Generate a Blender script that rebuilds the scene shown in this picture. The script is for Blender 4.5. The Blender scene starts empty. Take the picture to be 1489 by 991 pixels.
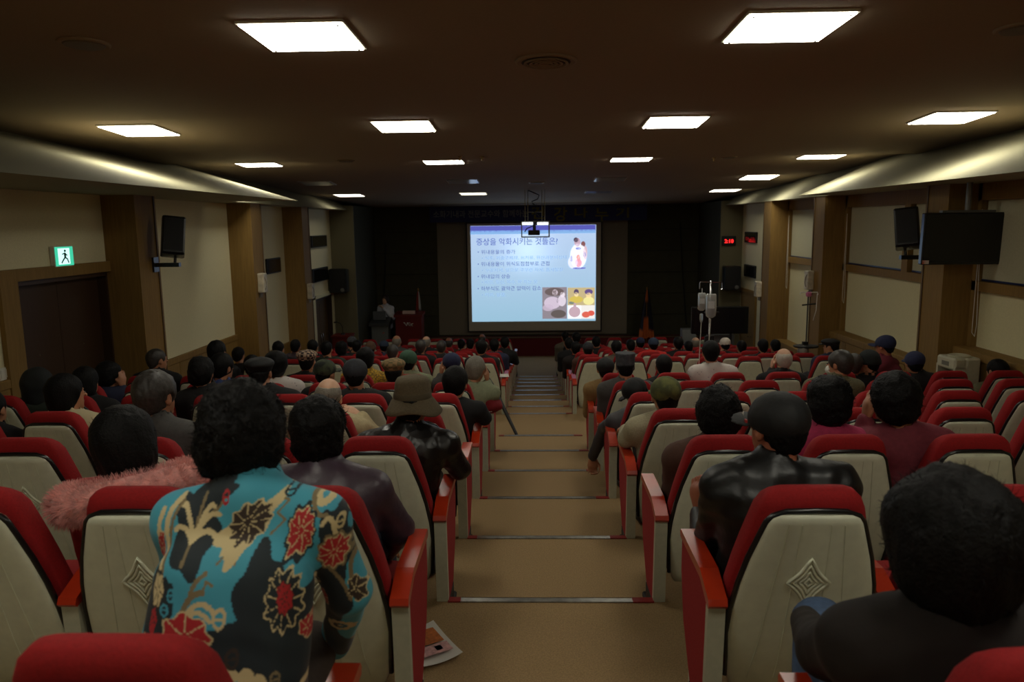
import bpy, math, time
import numpy as np
from mathutils import Vector, Matrix
T0 = time.time()
sc = bpy.context.scene
C = sc.collection
rng = np.random.default_rng(7)
# ------------------------------------------------------------------ camera, world, exposure
CH = 3.71                                   # camera height above the floor before the stage
F, CX, CY = 1100.0, 744.5, 495.5
def cam_axes(vx=775, vy=325, roll=.012):
    Y = np.array([(vx-CX)/F, (CY-vy)/F, -1.0]); Y /= np.linalg.norm(Y)
    v = np.array([math.cos(roll), math.sin(roll), 0]); X = v-(v@Y)*Y; X /= np.linalg.norm(X)
    return np.stack([X, Y, np.cross(X, Y)], 1)
RC = cam_axes()
cd = bpy.data.cameras.new('camera'); cam = bpy.data.objects.new('camera', cd); C.objects.link(cam)
cd.sensor_width = 36; cd.lens = F/1489*36; cd.clip_start = .05; cd.clip_end = 100
cam.matrix_world = Matrix.Translation((0, 0, CH)) @ Matrix(RC.T.tolist()).to_4x4()
cd.dof.use_dof = True; cd.dof.focus_distance = 4.6; cd.dof.aperture_fstop = 4.0
sc.camera = cam
w = bpy.data.worlds.new('world'); sc.world = w; w.use_nodes = True
w.node_tree.nodes['Background'].inputs[0].default_value = (.01, .01, .01, 1)
w.node_tree.nodes['Background'].inputs[1].default_value = .0
sc.view_settings.view_transform = 'Standard'; sc.view_settings.look = 'None'
sc.view_settings.gamma = 1; sc.view_settings.exposure = 0.45
LAMP = 10.0                                   # strength of the ceiling panels
SLIDE = 0.74
def at(px, py, Y):
    d = RC.T @ np.array([(px-CX)/F, (CY-py)/F, -1.0]); p = d*(Y/d[1]); p[2] += CH
    return p
# ------------------------------------------------------------------ helpers
def lin(c):
    return tuple((x/255/12.92 if x <= 10 else ((x/255+.055)/1.055)**2.4) for x in c)
MATS = {}
def M(name, col, rough=.7, var=.0, scale=30, bump=.0, metal=0, spec=.5, col2=None, kind='noise', emit=0, sheen=0, coat=0, stretch=None, attr=None):
    if name in MATS: return MATS[name]
    m = bpy.data.materials.new(name); m.use_nodes = True; nt = m.node_tree; N = nt.nodes; L = nt.links
    b = N['Principled BSDF']; c = (*lin(col), 1)
    b.inputs['Base Color'].default_value = c; b.inputs['Roughness'].default_value = rough; b.inputs['Metallic'].default_value = metal
    b.inputs['Specular IOR Level'].default_value = spec
    if sheen: b.inputs['Sheen Weight'].default_value = sheen
    if coat: b.inputs['Coat Weight'].default_value = coat; b.inputs['Coat Roughness'].default_value = .15
    if emit:
        b.inputs['Emission Color'].default_value = c; b.inputs['Emission Strength'].default_value = emit
    if attr:
        a = N.new('ShaderNodeVertexColor'); a.layer_name = attr; L.new(a.outputs[0], b.inputs['Base Color'])
        if emit: L.new(a.outputs[0], b.inputs['Emission Color'])
    if var or bump or col2:
        tc = N.new('ShaderNodeTexCoord'); mp = N.new('ShaderNodeMapping'); L.new(tc.outputs['Object'], mp.inputs[0])
        if stretch: mp.inputs['Scale'].default_value = stretch
        if kind == 'checker':
            t = N.new('ShaderNodeTexChecker'); t.inputs['Scale'].default_value = scale; out = t.outputs['Fac']
        elif kind == 'voronoi':
            t = N.new('ShaderNodeTexVoronoi'); t.inputs['Scale'].default_value = scale; out = t.outputs['Distance']
        elif kind == 'wave':
            t = N.new('ShaderNodeTexWave'); t.inputs['Scale'].default_value = scale; t.inputs['Distortion'].default_value = 1.0; out = t.outputs['Fac']
        else:
            t = N.new('ShaderNodeTexNoise'); t.inputs['Scale'].default_value = scale; t.inputs['Detail'].default_value = 6; out = t.outputs['Fac']
        L.new(mp.outputs[0], t.inputs['Vector'])
        if not attr and (var or col2):
            r = N.new('ShaderNodeValToRGB'); L.new(out, r.inputs[0]); e = r.color_ramp.elements
            a_ = np.array(c[:3])
            if col2:
                e[0].color = c; e[1].color = (*lin(col2), 1)
                lo, hi = (.42, .58) if kind == 'noise' else (.2, .35) if kind == 'voronoi' else (.45, .55)
                e[0].position = lo; e[1].position = hi
            else:
                e[0].position = .3; e[1].position = .7
                e[0].color = (*(a_*(1-var)), 1); e[1].color = (*np.minimum(a_*(1+var), 1), 1)
            L.new(r.outputs[0], b.inputs['Base Color'])
        if bump:
            bn = N.new('ShaderNodeBump'); bn.inputs['Strength'].default_value = min(bump, 1); bn.inputs['Distance'].default_value = .004
            L.new(out, bn.inputs['Height']); L.new(bn.outputs[0], b.inputs['Normal'])
    MATS[name] = m
    return m

def mesh_from(name, V, Fc, mat=None, smooth=False, cols=None):
    me = bpy.data.meshes.new(name)
    V = np.asarray(V, np.float32)
    if isinstance(Fc, np.ndarray):
        k = Fc.shape[1]; tot = np.full(len(Fc), k, np.int32); idx = Fc.astype(np.int32).ravel()
    else:
        tot = np.array([len(f) for f in Fc], np.int32); idx = np.array([i for f in Fc for i in f], np.int32)
    me.vertices.add(len(V)); me.vertices.foreach_set('co', V.ravel())
    me.loops.add(len(idx)); me.loops.foreach_set('vertex_index', idx)
    st = np.zeros(len(tot), np.int32); st[1:] = np.cumsum(tot)[:-1]
    me.polygons.add(len(tot)); me.polygons.foreach_set('loop_start', st); me.polygons.foreach_set('loop_total', tot)
    me.polygons.foreach_set('use_smooth', np.full(len(tot), bool(smooth)))
    me.update(calc_edges=True)
    if cols is not None:
        ca = me.color_attributes.new('Col', 'FLOAT_COLOR', 'POINT'); ca.data.foreach_set('color', np.asarray(cols, np.float32).ravel())
    me.materials.append(mat)
    return me
def link(name, me, parent=None, loc=None, rot=None):
    o = bpy.data.objects.new(name, me); C.objects.link(o)
    if parent is not None: o.parent = parent
    if loc is not None: o.location = loc
    if rot is not None: o.rotation_euler = rot
    return o
def tag(o, label=None, cat=None, group=None, kind=None):
    if label: o['label'] = label
    if cat: o['category'] = cat
    if group: o['group'] = group
    if kind: o['kind'] = kind
    return o
def thing(name, label, cat, loc=(0, 0, 0), rz=0, group=None):
    o = bpy.data.objects.new(name, None); C.objects.link(o); o.location = loc; o.rotation_euler = (0, 0, rz); o.empty_display_size = .1
    return tag(o, label, cat, group)
class MB:
    def __init__(s): s.v = []; s.f = []
    def add(s, V, Fc):
        b = len(s.v); s.v += [tuple(p) for p in V]; s.f += [tuple(i+b for i in f) for f in Fc]; return s
    def box(s, x0, x1, y0, y1, z0, z1, bev=0, R=None, o=(0, 0, 0)):
        if bev:
            c = []; V = []; Fc = []
            b = min(bev, (x1-x0)*.45, (y1-y0)*.45, (z1-z0)*.45)
            def ring(z, i):
                return [(x0+i, y0+b, z), (x0+b, y0+i, z), (x1-b, y0+i, z), (x1-i, y0+b, z), (x1-i, y1-b, z), (x1-b, y1-i, z), (x0+b, y1-i, z), (x0+i, y1-b, z)]
            V = ring(z0, b*.9)+ring(z0+b, 0)+ring(z1-b, 0)+ring(z1, b*.9)
            for k in range(3):
                for j in range(8): Fc.append((k*8+j, k*8+(j+1) % 8, k*8+8+(j+1) % 8, k*8+8+j))
            Fc.append(tuple(range(7, -1, -1))); Fc.append(tuple(range(24, 32)))
        else:
            V = [(x, y, z) for z in (z0, z1) for y in (y0, y1) for x in (x0, x1)]
            Fc = [(0, 2, 3, 1), (4, 5, 7, 6), (0, 1, 5, 4), (2, 6, 7, 3), (0, 4, 6, 2), (1, 3, 7, 5)]
        if R is not None:
            oo = Vector(o); V = [tuple(R @ (Vector(p)-oo)+oo) for p in V]
        return s.add(V, Fc)
    def prism(s, pts, axis, a, b):
        n = len(pts)
        def mk(p, t):
            return (t, p[0], p[1]) if axis == 'x' else (p[0], t, p[1]) if axis == 'y' else (p[0], p[1], t)
        V = [mk(p, a) for p in pts]+[mk(p, b) for p in pts]
        Fc = [(i, (i+1) % n, n+(i+1) % n, n+i) for i in range(n)]+[tuple(range(n-1, -1, -1)), tuple(range(n, 2*n))]
        return s.add(V, Fc)
    def tube(s, pts, r, n=8, closed=False):
        P = [np.array(p, float) for p in pts]; rr = r if isinstance(r, (list, tuple)) else [r]*len(P); V = []; Fc = []
        up = None; m = len(P)
        for i, p in enumerate(P):
            t = (P[(i+1) % m]-P[i-1]) if closed else (P[min(i+1, m-1)]-P[max(i-1, 0)])
            t /= (np.linalg.norm(t)+1e-9)
            if up is None: up = np.array([0, 0, 1.]) if abs(t[2]) < .9 else np.array([1., 0, 0])
            a = np.cross(t, up); a /= (np.linalg.norm(a)+1e-9); b = np.cross(a, t); up = b
            for j in range(n):
                q = 2*math.pi*j/n; V.append(p+rr[i]*(math.cos(q)*a+math.sin(q)*b))
        for i in range(m if closed else m-1):
            for j in range(n):
                k = (i+1) % m; Fc.append((i*n+j, i*n+(j+1) % n, k*n+(j+1) % n, k*n+j))
        if not closed: Fc += [tuple(range(n-1, -1, -1)), tuple((m-1)*n+j for j in range(n))]
        return s.add(V, Fc)
    def lathe(s, prof, c=(0, 0, 0), n=24, sx=1, sy=1):
        V = []; Fc = []
        for r, z in prof:
            for j in range(n):
                q = 2*math.pi*j/n; V.append((c[0]+r*sx*math.cos(q), c[1]+r*sy*math.sin(q), c[2]+z))
        for i in range(len(prof)-1):
            for j in range(n): Fc.append((i*n+j, i*n+(j+1) % n, (i+1)*n+(j+1) % n, (i+1)*n+j))
        Fc += [tuple(range(n-1, -1, -1)), tuple((len(prof)-1)*n+j for j in range(n))]
        return s.add(V, Fc)
    def loft(s, rings, cap=True):
        n = len(rings[0]); V = [p for r in rings for p in r]; Fc = []
        for i in range(len(rings)-1):
            for j in range(n): Fc.append((i*n+j, i*n+(j+1) % n, (i+1)*n+(j+1) % n, (i+1)*n+j))
        if cap: Fc += [tuple(range(n-1, -1, -1)), tuple((len(rings)-1)*n+j for j in range(n))]
        return s.add(V, Fc)
    def mesh(s, name, mat, smooth=False): return mesh_from(name, s.v, s.f, mat, smooth)
    def obj(s, name, mat, parent=None, loc=None, smooth=False, rot=None): return link(name, s.mesh(name, mat, smooth), parent, loc, rot)
def struct(o, kind='structure'): o['kind'] = kind; return o

# ------------------------------------------------------------------ materials
cream = M('cream_wall', (226, 218, 180), .85, .05, 60, .15)
wood = M('oak_veneer', (138, 108, 58), .62, .12, 3, .05, stretch=(14, 14, 1), spec=.25)
woodd = M('walnut_door', (58, 36, 20), .5, .1, 3, .05, stretch=(14, 14, 1))
ceilm = M('ceiling_paint', (150, 130, 104), .9, .03, 40, .1)
cheekm = M('cove_paint', (158, 154, 126), .9, .03, 40, .1)
carpet = M('brown_carpet', (146, 120, 82), .95, .22, 160, .6)
nosing = M('worn_metal', (150, 150, 145), .35, .25, 25, .1, metal=.9)
nosered = M('red_plastic', (130, 30, 26), .5)
redf = M('red_fabric', (150, 10, 15), .85, .12, 120, .35)
shellm = M('grey_vinyl', (212, 214, 190), .5, .05, 25, .12)
blackp = M('black_plastic', (18, 20, 22), .3, coat=.3)
arml = M('arm_lacquer', (168, 44, 13), .32, .1, 8, .02, coat=.15)
armf = M('arm_metal', (178, 178, 156), .5, .05, 40)
white = M('white_plastic', (225, 222, 210), .5)
darkwall = M('olive_stage_wall', (62, 60, 42), .9, .08, 6, .2)
greymount = M('grey_wall_board', (128, 120, 104), .85)
maroon = M('maroon_stage_carpet', (92, 14, 20), .9, .15, 80, .3)
black = M('black_matt', (14, 14, 15), .6)
blackg = M('black_gloss', (6, 7, 9), .08, coat=.3)
chrome = M('chrome', (190, 190, 188), .2, metal=1)
greym = M('grey_metal', (120, 120, 118), .45, metal=.6)
blind = M('pale_blind', (190, 186, 156), .85, .05, 50, .1)
skin = M('skin', (176, 122, 92), .55, .05, 20, .05)
# ------------------------------------------------------------------ floor levels
ZS = {n: 3.4+1.05*n for n in range(-6, 6)}; HS = {n: 1.78+.137*n for n in range(-6, 6)}
for n in range(7, 16): ZS[n] = 10.75+.94*(n-7); HS[n] = 2.735+.122*(n-7)
ZS[-2] = 1.12
order = [n for n in range(-6, 16) if n != 6]
def level(z):
    for n in order:
        if z < ZS[n]: return CH-HS[n]
    return CH-HS[15]-.0
FRONT = CH-HS[15]
XL, XR, CLX, CRX = -5.08, 5.17, -4.68, 4.74
ZB = -3.2
prof = [(ZB, -.3)]
z0 = ZB
for n in order:
    prof += [(z0, CH-HS[n]), (ZS[n], CH-HS[n])]; z0 = ZS[n]
prof += [(z0, FRONT-.004), (21.7, FRONT-.004), (21.7, -.3)]
fl = MB().prism(prof, 'x', XL, XR).obj('floor', carpet); struct(fl)
for n in order:
    if ZS[n] < .8: continue
    z = CH-HS[n]
    bar = MB().box(-.42, .56, ZS[n]-.035, ZS[n]+.006, z+.0005, z+.006).box(-.42, .56, ZS[n]+.001, ZS[n]+.006, z-.03, z+.006)
    b = bar.obj('nosing_strip', nosing, fl)
    e = MB().box(-.42, -.36, ZS[n]-.036, ZS[n]+.007, z+.001, z+.0075).box(.46, .56, ZS[n]-.036, ZS[n]+.007, z+.001, z+.0075).obj('strip_end_cap', nosered, b)
# ------------------------------------------------------------------ ceiling
segs = [(ZB, 1.335, 7.6, 1.056), (7.6, 1.08, 11.0, .90), (11.0, 1.0, 14.3, .83), (14.3, .89, 17.0, .69), (17.0, .73, 21.7, .50)]
def ceil_h(z):
    for a, ha, b, hb in segs:
        if z <= b: return CH+ha+(hb-ha)*(z-a)/(b-a)
    return CH+.5
pts = []
for a, ha, b, hb in segs: pts += [(a, CH+ha), (b, CH+hb)]
top = CH+1.7
cl = MB().prism(pts+[(21.7, top), (ZB, top)], 'x', -6.3, 6.4).obj('ceiling', ceilm); struct(cl)
# side coves: sloping face from the soffit edge up and out to the ceiling
def cove(name, pts):
    o = MB()
    for (za, xa), (zb, xb) in pts:
        s = -1 if xa < 0 else 1; xo = s*5.65; xw = s*5.25
        sec = lambda x: [(x, CH+.39), (xw, CH+.39), (s*6.3, CH+.45), (s*6.3, CH+1.36), (s*6.2, CH+1.36), (s*5.6, CH+1.0)]
        A = [(p[0], za, p[1]) for p in sec(xa)]; B = [(p[0], zb, p[1]) for p in sec(xb)]
        o.loft([A, B])
    return struct(o.obj(name, cheekm))
cove('ceiling_cove_door_side', [((ZB, -3.65), (11.7, -3.6)), ((11.7, -4.6), (19.3, -4.6))])
cove('ceiling_cove_window_side', [((ZB, 4.12), (12.3, 4.2)), ((12.3, 4.72), (19.3, 4.72))])
for o in bpy.data.objects:
    if o.name.startswith('ceiling_cove'): o.name = 'trim_1' if 'door' in o.name else 'trim_2'
# ------------------------------------------------------------------ walls
lo, hi = -.3, CH+.5
wl = MB().box(XL-.2, XL, ZB, 7.25, lo, hi).box(XL-.2, XL, 8.95, 17.35, lo, hi).box(XL-.2, XL, 18.85, 19.2, lo, hi).box(XL-.2, XL, 7.25, 8.95, CH-.50, hi).box(XL-.2, XL, 17.35, 18.85, CH-1.68, hi)
wl = struct(wl.obj('wall_left', cream))
wr = MB().box(XR, XR+.2, ZB, 21.8, lo, hi)
wr = struct(wr.obj('wall_right', cream))
wb = struct(MB().box(-6.4, 6.5, ZB-.2, ZB, lo, top).obj('wall_back', cream))
wf = MB().box(-6.3, 6.4, 21.6, 21.8, lo, hi+.1).box(-5.08, -4.5, 19.05, 21.6, lo, hi).box(4.65, 5.17, 19.05, 21.6, lo, hi)
wf = struct(wf.obj('wall_front', darkwall))
cf = MB().box(-5.08, -4.48, 19.0, 19.05, lo, hi).box(4.63, 5.17, 19.0, 19.05, lo, hi)
cf.obj('return_board', M('return_board', (112, 106, 80), .85), wf)
MB().box(-2.72, 2.66, 21.56, 21.6, CH-3.145, CH+.1).obj('mount_board', greymount, wf)
for k in range(5):
    MB().box(-4.5, -2.75, 21.585, 21.6, CH-2.6+.6*k, CH-2.585+.6*k).box(2.7, 4.65, 21.585, 21.6, CH-2.6+.6*k, CH-2.585+.6*k).obj('groove_strip', M('groove', (40, 38, 28), .9), wf)
# stage
st = MB().box(-4.5, 4.65, 21.2, 21.6, FRONT-.01, CH-3.19)
st = struct(st.obj('trim_3', maroon))
MB().box(-4.5, 4.65, 21.18, 21.22, CH-3.2, CH-3.17).obj('stage_edge', M('stage_wood', (90, 72, 42), .5), st)
# columns (clad in oak)
ci = 4
def column(xa, xb, za, zb):
    global ci
    o = struct(MB().box(xa, xb, za, zb, lo, CH+.4).obj('trim_%d' % ci, wood)); ci += 1
    s = xb if xa < 0 else xa; d = 1 if xa < 0 else -1
    MB().box(min(s, s+d*.012), max(s, s+d*.012), zb-.06, zb-.045, level(za), CH+.39).obj('edge_bead', M('bead', (90, 66, 34), .5), o)
    return o
LC = [(8.9, 9.4), (12.6, 13.1), (15.4, 15.9)]
colsL = [column(XL-.02, CLX, a, b) for a, b in LC]; colsR = [column(CRX, XR+.02, a, b) for a, b in LC]
# dado panelling on the door side
def dado(xa, xb, za, zb, toph, wallobj, ledge=0):
    base = level(za)-.6
    z = za; k = 0
    n = max(1, round((zb-za)/.55)); step = (zb-za)/n
    for k in range(n):
        a = za+k*step; MB().box(min(xa, xb), max(xa, xb), a+.006, a+step-.006, base, toph-.09, bev=.006).obj('wood_panel', wood, wallobj)
    s = 1 if xb > 0 else -1
    MB().box(min(xa-.01*s, xb), max(xa-.01*s, xb), za, zb, toph-.085, toph, bev=.006).obj('dado_rail', wood, wallobj)
dado(XL+.04, XL, 9.4, 12.6, CH-1.80, wl); dado(XL+.04, XL, 13.1, 15.4, CH-2.35, wl); dado(XL+.04, XL, 15.9, 17.1, CH-2.6, wl); dado(XL+.04, XL, 3.0, 7.0, CH-1.42, wl)
# door surround and doors, door side
MB().box(XL, XL+.05, 7.0, 7.25, level(7.1)-.3, CH-.38).box(XL, XL+.05, 7.25, 8.9, CH-.5, CH-.38).obj('door_surround', wood, wl)
wi = 1
def door(n, za, zb, toph, base, mat, double=True):
    o = MB().box(XL-.19, XL-.16, za, zb, base, toph); leaf = []
    root = struct(thing('door_%d' % n, None, None, (0, 0, 0)))
    MB().box(XL-.2, XL, za-.001, za+.06, base, toph).box(XL-.2, XL, zb-.06, zb+.001, base, toph).box(XL-.2, XL, za, zb, toph-.05, toph+.001).obj('door_frame', woodd, root)
    m = (za+zb)/2
    for a, b in ([(za+.06, m-.004), (m+.004, zb-.06)] if double else [(za+.06, zb-.06)]):
        d = MB().box(XL-.15, XL-.11, a, b, base+.01, toph-.052, bev=.004).obj('door_leaf', mat, root)
        hy = b-.08 if a == za+.06 else a+.08
        MB().tube([(XL-.11, hy, base+.85), (XL-.07, hy, base+.88), (XL-.07, hy, base+1.12), (XL-.11, hy, base+1.15)], .009).obj('door_handle', chrome, d, smooth=True)
        for zz in (base+1.45, base+.35): MB().lathe([(.012, 0), (.009, .006), (.001, .008)], n=10).obj('door_stud', chrome, d, (XL-.11, (a+b)/2, zz), rot=(0, math.pi/2, 0))
    return root
door(1, 7.25, 8.93, CH-.50, level(8.9)-.02, woodd)
door(2, 17.35, 18.85, CH-1.68, FRONT, M('front_door', (92, 68, 36), .5, .1, 3, stretch=(14, 14, 1)))
MB().box(XL, XL+.03, 17.15, 17.35, FRONT, CH-1.6).box(XL, XL+.03, 18.85, 18.98, FRONT, CH-1.6).box(XL, XL+.03, 17.15, 18.98, CH-1.68, CH-1.6).obj('door_surround', cream, wl)
# windows on the window side : blinds in oak frames
def window(n, za, zb, sill, mull=None, toph=CH+.2):
    root = struct(thing('window_%d' % n, None, None, (0, 0, 0)))
    x = XR
    fr = MB()
    fr.box(x-.1, x, za, za+.07, sill, CH+.39).box(x-.1, x, zb-.07, zb, sill, CH+.39).box(x-.1, x, za, zb, CH-.82, CH-.71).box(x-.1, x, za, zb, toph, CH+.39)
    if mull: fr.box(x-.1, x, mull, mull+.16, CH-.71, toph)
    fr.obj('window_frame', wood, root)
    MB().box(x-.03, x-.005, za+.07, zb-.07, sill, CH-.82).obj('lower_panel', M('fabric_panel', (224, 216, 172), .85, .04, 60), root)
    seg = [(za+.09, (mull or zb-.07)-.02)]+([(mull+.18, zb-.09)] if mull else [])
    for a, b in seg:
        MB().box(x-.035, x-.03, a, b, CH-.69, toph).obj('roller_blind', blind, root)
        MB().box(x-.042, x-.028, a, b, CH-.705, CH-.685).obj('blind_hem_bar', M('blue_bar', (24, 40, 84), .4), root)
    # cord loop
    zz = zb-.13
    MB().tube([(x-.12, zz, CH+.1), (x-.125, zz, CH-.8), (x-.12, zz+.01, CH-1.3), (x-.115, zz-.04, CH-1.34), (x-.12, zz-.07, CH-1.2), (x-.12, zz-.03, CH-.6), (x-.12, zz, CH+.1)], .004, 5).obj('blind_cord', white, root)
    # ledge with panelled front
    MB().box(x-.26, x, za, zb, sill-.1, sill, bev=.008).obj('window_ledge', wood, root)
    k = max(1, round((zb-za)/.6)); stp = (zb-za)/k
    for i in range(k):
        MB().box(x-.24, x-.02, za+i*stp+.006, za+(i+1)*stp-.006, level(za)-.5, sill-.105, bev=.005).obj('wood_panel', wood, root)
window(1, 5.6, 8.9, CH-1.47); window(2, 9.4, 12.6, CH-1.81, mull=10.45); window(3, 13.1, 15.4, CH-2.38); window(4, 2.2, 5.4, CH-1.2)
d3 = struct(thing('door_3', None, None))
MB().box(XR-.03, XR, 17.7, 18.85, FRONT, CH-1.7).obj('door_leaf', wood, d3)
MB().box(XR-.05, XR, 17.6, 17.7, FRONT, CH-1.62).box(XR-.05, XR, 17.6, 18.95, CH-1.7, CH-1.62).obj('door_frame', wood, d3)
MB().tube([(XR-.03, 17.85, FRONT+1.0), (XR-.08, 17.85, FRONT+1.0), (XR-.08, 17.98, FRONT+1.0)], .01).obj('door_handle', chrome, d3)
print('shell', time.time()-T0)
# ------------------------------------------------------------------ ceiling lights
lampm = M('lit_diffuser', (255, 250, 232), .5, emit=LAMP)
offm = M('unlit_diffuser', (200, 205, 210), .12)
lowm = M('low_diffuser', (255, 248, 228), .5, emit=LAMP*.3)
dimm = M('dim_diffuser', (255, 246, 220), .5, emit=LAMP*.12)
rows = [(4.71, 'row over the rear seats'), (8.24, 'second row from the rear'), (11.7, 'third row from the rear'), (14.95, 'second row from the stage'), (17.5, 'row by the stage'), (1.25, 'row overhead behind the rear seats'), (-2.0, 'row along the rear wall')]
colx = [-4.2, -1.355, 1.495, 4.34]
cname = ['against the door-side cove', 'inner one toward the doors', 'inner one toward the windows', 'against the window-side cove']
state = {(0, 1): 1, (0, 2): 1, (1, 0): 1, (1, 1): 1, (1, 2): 1, (1, 3): 1, (2, 0): 1, (2, 1): 1, (2, 2): 1, (2, 3): 1, (3, 0): 0, (3, 1): 0, (3, 2): 0, (3, 3): 1, (4, 0): 3, (4, 1): 2, (4, 2): 0, (4, 3): 3, (5, 1): 1, (5, 2): 1, (6, 1): 1, (6, 2): 1}
fm = MB().box(-.305, .305, -.305, .305, -.012, .02).mesh('light_frame', white)
dms = [MB().box(-.29, .29, -.29, .29, -.02, -.013).mesh('diffuser', m) for m in (offm, lampm, dimm, lowm)]
sm = MB()
sm.lathe([(.008, 0), (.009, -.004), (.004, -.007)], n=8); smm = sm.mesh('corner_screw', greym)
for (r, c), s in state.items():
    z = rows[r][0]; h = ceil_h(z); sl = (ceil_h(z+.2)-ceil_h(z-.2))/.4
    o = thing('ceiling_light', '%s square ceiling panel light, %s, %s' % (('unlit', 'glowing', 'faintly lit', 'glowing')[s], rows[r][1], cname[c]), 'light', (colx[c], z, h-.003), 0, 'square ceiling panel lights')
    o.rotation_euler = (math.atan(sl), 0, 0)
    link('light_frame', fm, o); d = link('diffuser', dms[s], o)
    for sx in (-1, 1):
        for sy in (-1, 1): link('corner_screw', smm, o, (sx*.265, sy*.265, -.019))
# round air diffusers and ceiling speakers
def round_vent(px, py, r, label, ring=True, mat=None):
    z = 3.0
    for _ in range(40):
        h = ceil_h(z); p = at(px, py, z); z = z*(h-CH)/(p[2]-CH+1e-9)*.5+z*.5
    sl = (ceil_h(z+.05)-ceil_h(z-.05))/.1
    o = thing('air_vent' if ring else 'ceiling_speaker', label, 'vent' if ring else 'speaker', (p[0], z, ceil_h(z)-.001)); o.rotation_euler = (math.atan(sl), 0, 0)
    mt = mat or ceilm
    MB().lathe([(r, 0), (r, -.01), (r*.93, -.016), (r*.8, -.012), (r*.8, -.002)], n=32).obj('outer_ring', mt, o, smooth=False)
    if ring:
        for k, q in enumerate((.68, .5, .34, .18)):
            MB().lathe([(r*q, -.004), (r*(q+.05), -.024), (r*(q-.02), -.026), (r*(q-.07), -.006)], n=28).obj('ring', mt, o)
        MB().lathe([(r*.79, -.0125), (r*.78, -.014), (.001, -.014)], n=28).obj('dark_throat', M('throat', (70, 56, 44), .9), o)
    else:
        MB().lathe([(r*.8, -.012), (r*.75, -.02), (r*.3, -.022), (.002, -.022)], n=28).obj('grille', M('speaker_grille', (110, 98, 80), .7, .3, 200), o)
round_vent(794, 88, .215, 'round brown air vent in the middle of the ceiling with concentric rings')
round_vent(122, 62, .15, 'dark round ceiling speaker above the door side rear seats', False)
round_vent(1486, 40, .15, 'dark round ceiling speaker above the window side rear seats', False)
round_vent(503, 233, .12, 'small round ceiling speaker between lights of the door side', False)
round_vent(1060, 228, .12, 'small round ceiling speaker between lights of the window side', False)
round_vent(780, 265, .16, 'pale round ceiling plate just before the projector hanger', False, white)
round_vent(1148, 264, .16, 'small round ceiling speaker close under the window side cove', False)
def hook(px, py, lab):
    z = 9.
    for _ in range(40):
        h = ceil_h(z); p = at(px, py, z); z = z*(h-CH)/(p[2]-CH+1e-9)*.5+z*.5
    o = MB().lathe([(.03, 0), (.03, -.012), (.012, -.02), (.01, -.05), (.02, -.055), (.003, -.06)], n=12).obj('sprinkler', M('brass', (170, 140, 90), .35, metal=.8), None, (p[0], z, h))
    tag(o, lab, 'sprinkler')
hook(669, 227, 'small sprinkler head beside the inner door side light'); hook(701, 228, 'small sprinkler head on bare ceiling between the two inner light columns')
hook(1038, 229, 'small sprinkler head beside a small ceiling speaker, window side')

# ------------------------------------------------------------------ auditorium seats
def tab(t, z): return float(np.interp(z, [a for a, _ in t], [b for _, b in t]))
RED = [(.24, .20), (.30, .228), (.45, .241), (.6, .238), (.75, .21), (.88, .176), (.94, .160), (.972, .138), (.988, .10)]
SHL = [(.20, .19), (.24, .212), (.45, .230), (.6, .222), (.75, .188), (.86, .154), (.895, .142), (.912, .12)]
def yb(z): return -.23+(.98-z)*.235+.10*max(0, .45-z)**2*4
def rring(z, hw, ya, yc, n=28, e=.42, zt=0):
    out = []
    for j in range(n):
        q = 2*math.pi*j/n; c, s = math.cos(q), math.sin(q)
        x = hw*math.copysign(abs(c)**e, c); y = (ya+yc)/2+(yc-ya)/2*math.copysign(abs(s)**e, s)
        out.append((x, y, z+zt*(y-ya)))
    return out
m = MB()
rs = []
for z in (.24, .27, .33, .42, .52, .62, .72, .80, .87, .92, .955, .975, .986):
    t = .125-.03*max(0, (z-.9)/.09)**2; c = max(0, (z-.93)/.056)
    rs.append(rring(z, tab(RED, z), yb(z)+.012+.035*c**2, yb(z)+t-.02*c**2))
m.loft(rs); me_back = m.mesh('backrest', redf, True)
m = MB(); rs = []
for z in (.20, .215, .26, .35, .45, .55, .65, .75, .84, .88, .9, .912):
    hw = tab(SHL, z); rs.append(rring(z, hw, yb(z)-.026+(.008 if z in (.2, .912) else 0), yb(z)+.03, e=.5))
m.loft(rs); me_shell = m.mesh('back_shell', shellm, True)
pts = [(x*tab(SHL, z)*1.02, yb(z)-.004, z) for x, z in [(-1, .26), (-1, .35), (-1, .45), (-1, .55), (-1, .65), (-1, .75), (-1, .84), (-1, .885), (-1, .905), (-.75, .921), (0, .924), (.75, .921), (1, .905), (1, .885), (1, .84), (1, .75), (1, .65), (1, .55), (1, .45), (1, .35), (1, .26)]]
me_trim = MB().tube(pts, .0095, 8).mesh('shell_trim', blackp, True)
# concave-sided concentric diamonds pressed into the shell
m = MB()
zc = .665
for R1, R2 in ((.026, .033), (.018, .0245), (.0105, .015), (.002, .0065)):
    pass
def diamond(a, h):
    out = []
    c = [(0, h), (a, 0), (0, -h), (-a, 0)]
    for i in range(4):
        p, q = np.array(c[i]), np.array(c[(i+1) % 4])
        for k in range(6):
            t = k/6; r = p*(1-t)+q*t; r = r*(1-.16*math.sin(math.pi*t)); out.append(r)
    return out
for sc_, rr in ((1, .0062), (.72, .0058), (.46, .0052), (.2, .005)):
    m.tube([(p[0], yb(zc+p[1])-.0265, zc+p[1]) for p in diamond(.066*sc_, .092*sc_)], rr, 6, True)
me_dia = m.mesh('diamond_ornament', shellm, True)
m = MB()
for x0, x1 in ((-.085, -.15), (-.045, -.06), (.045, .06), (.085, .15)):
    m.tube([(x0+(x1-x0)*t, yb(.88-.62*t)-.0262, .88-.62*t) for t in np.linspace(0, 1, 9)], .0017, 4)
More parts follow.
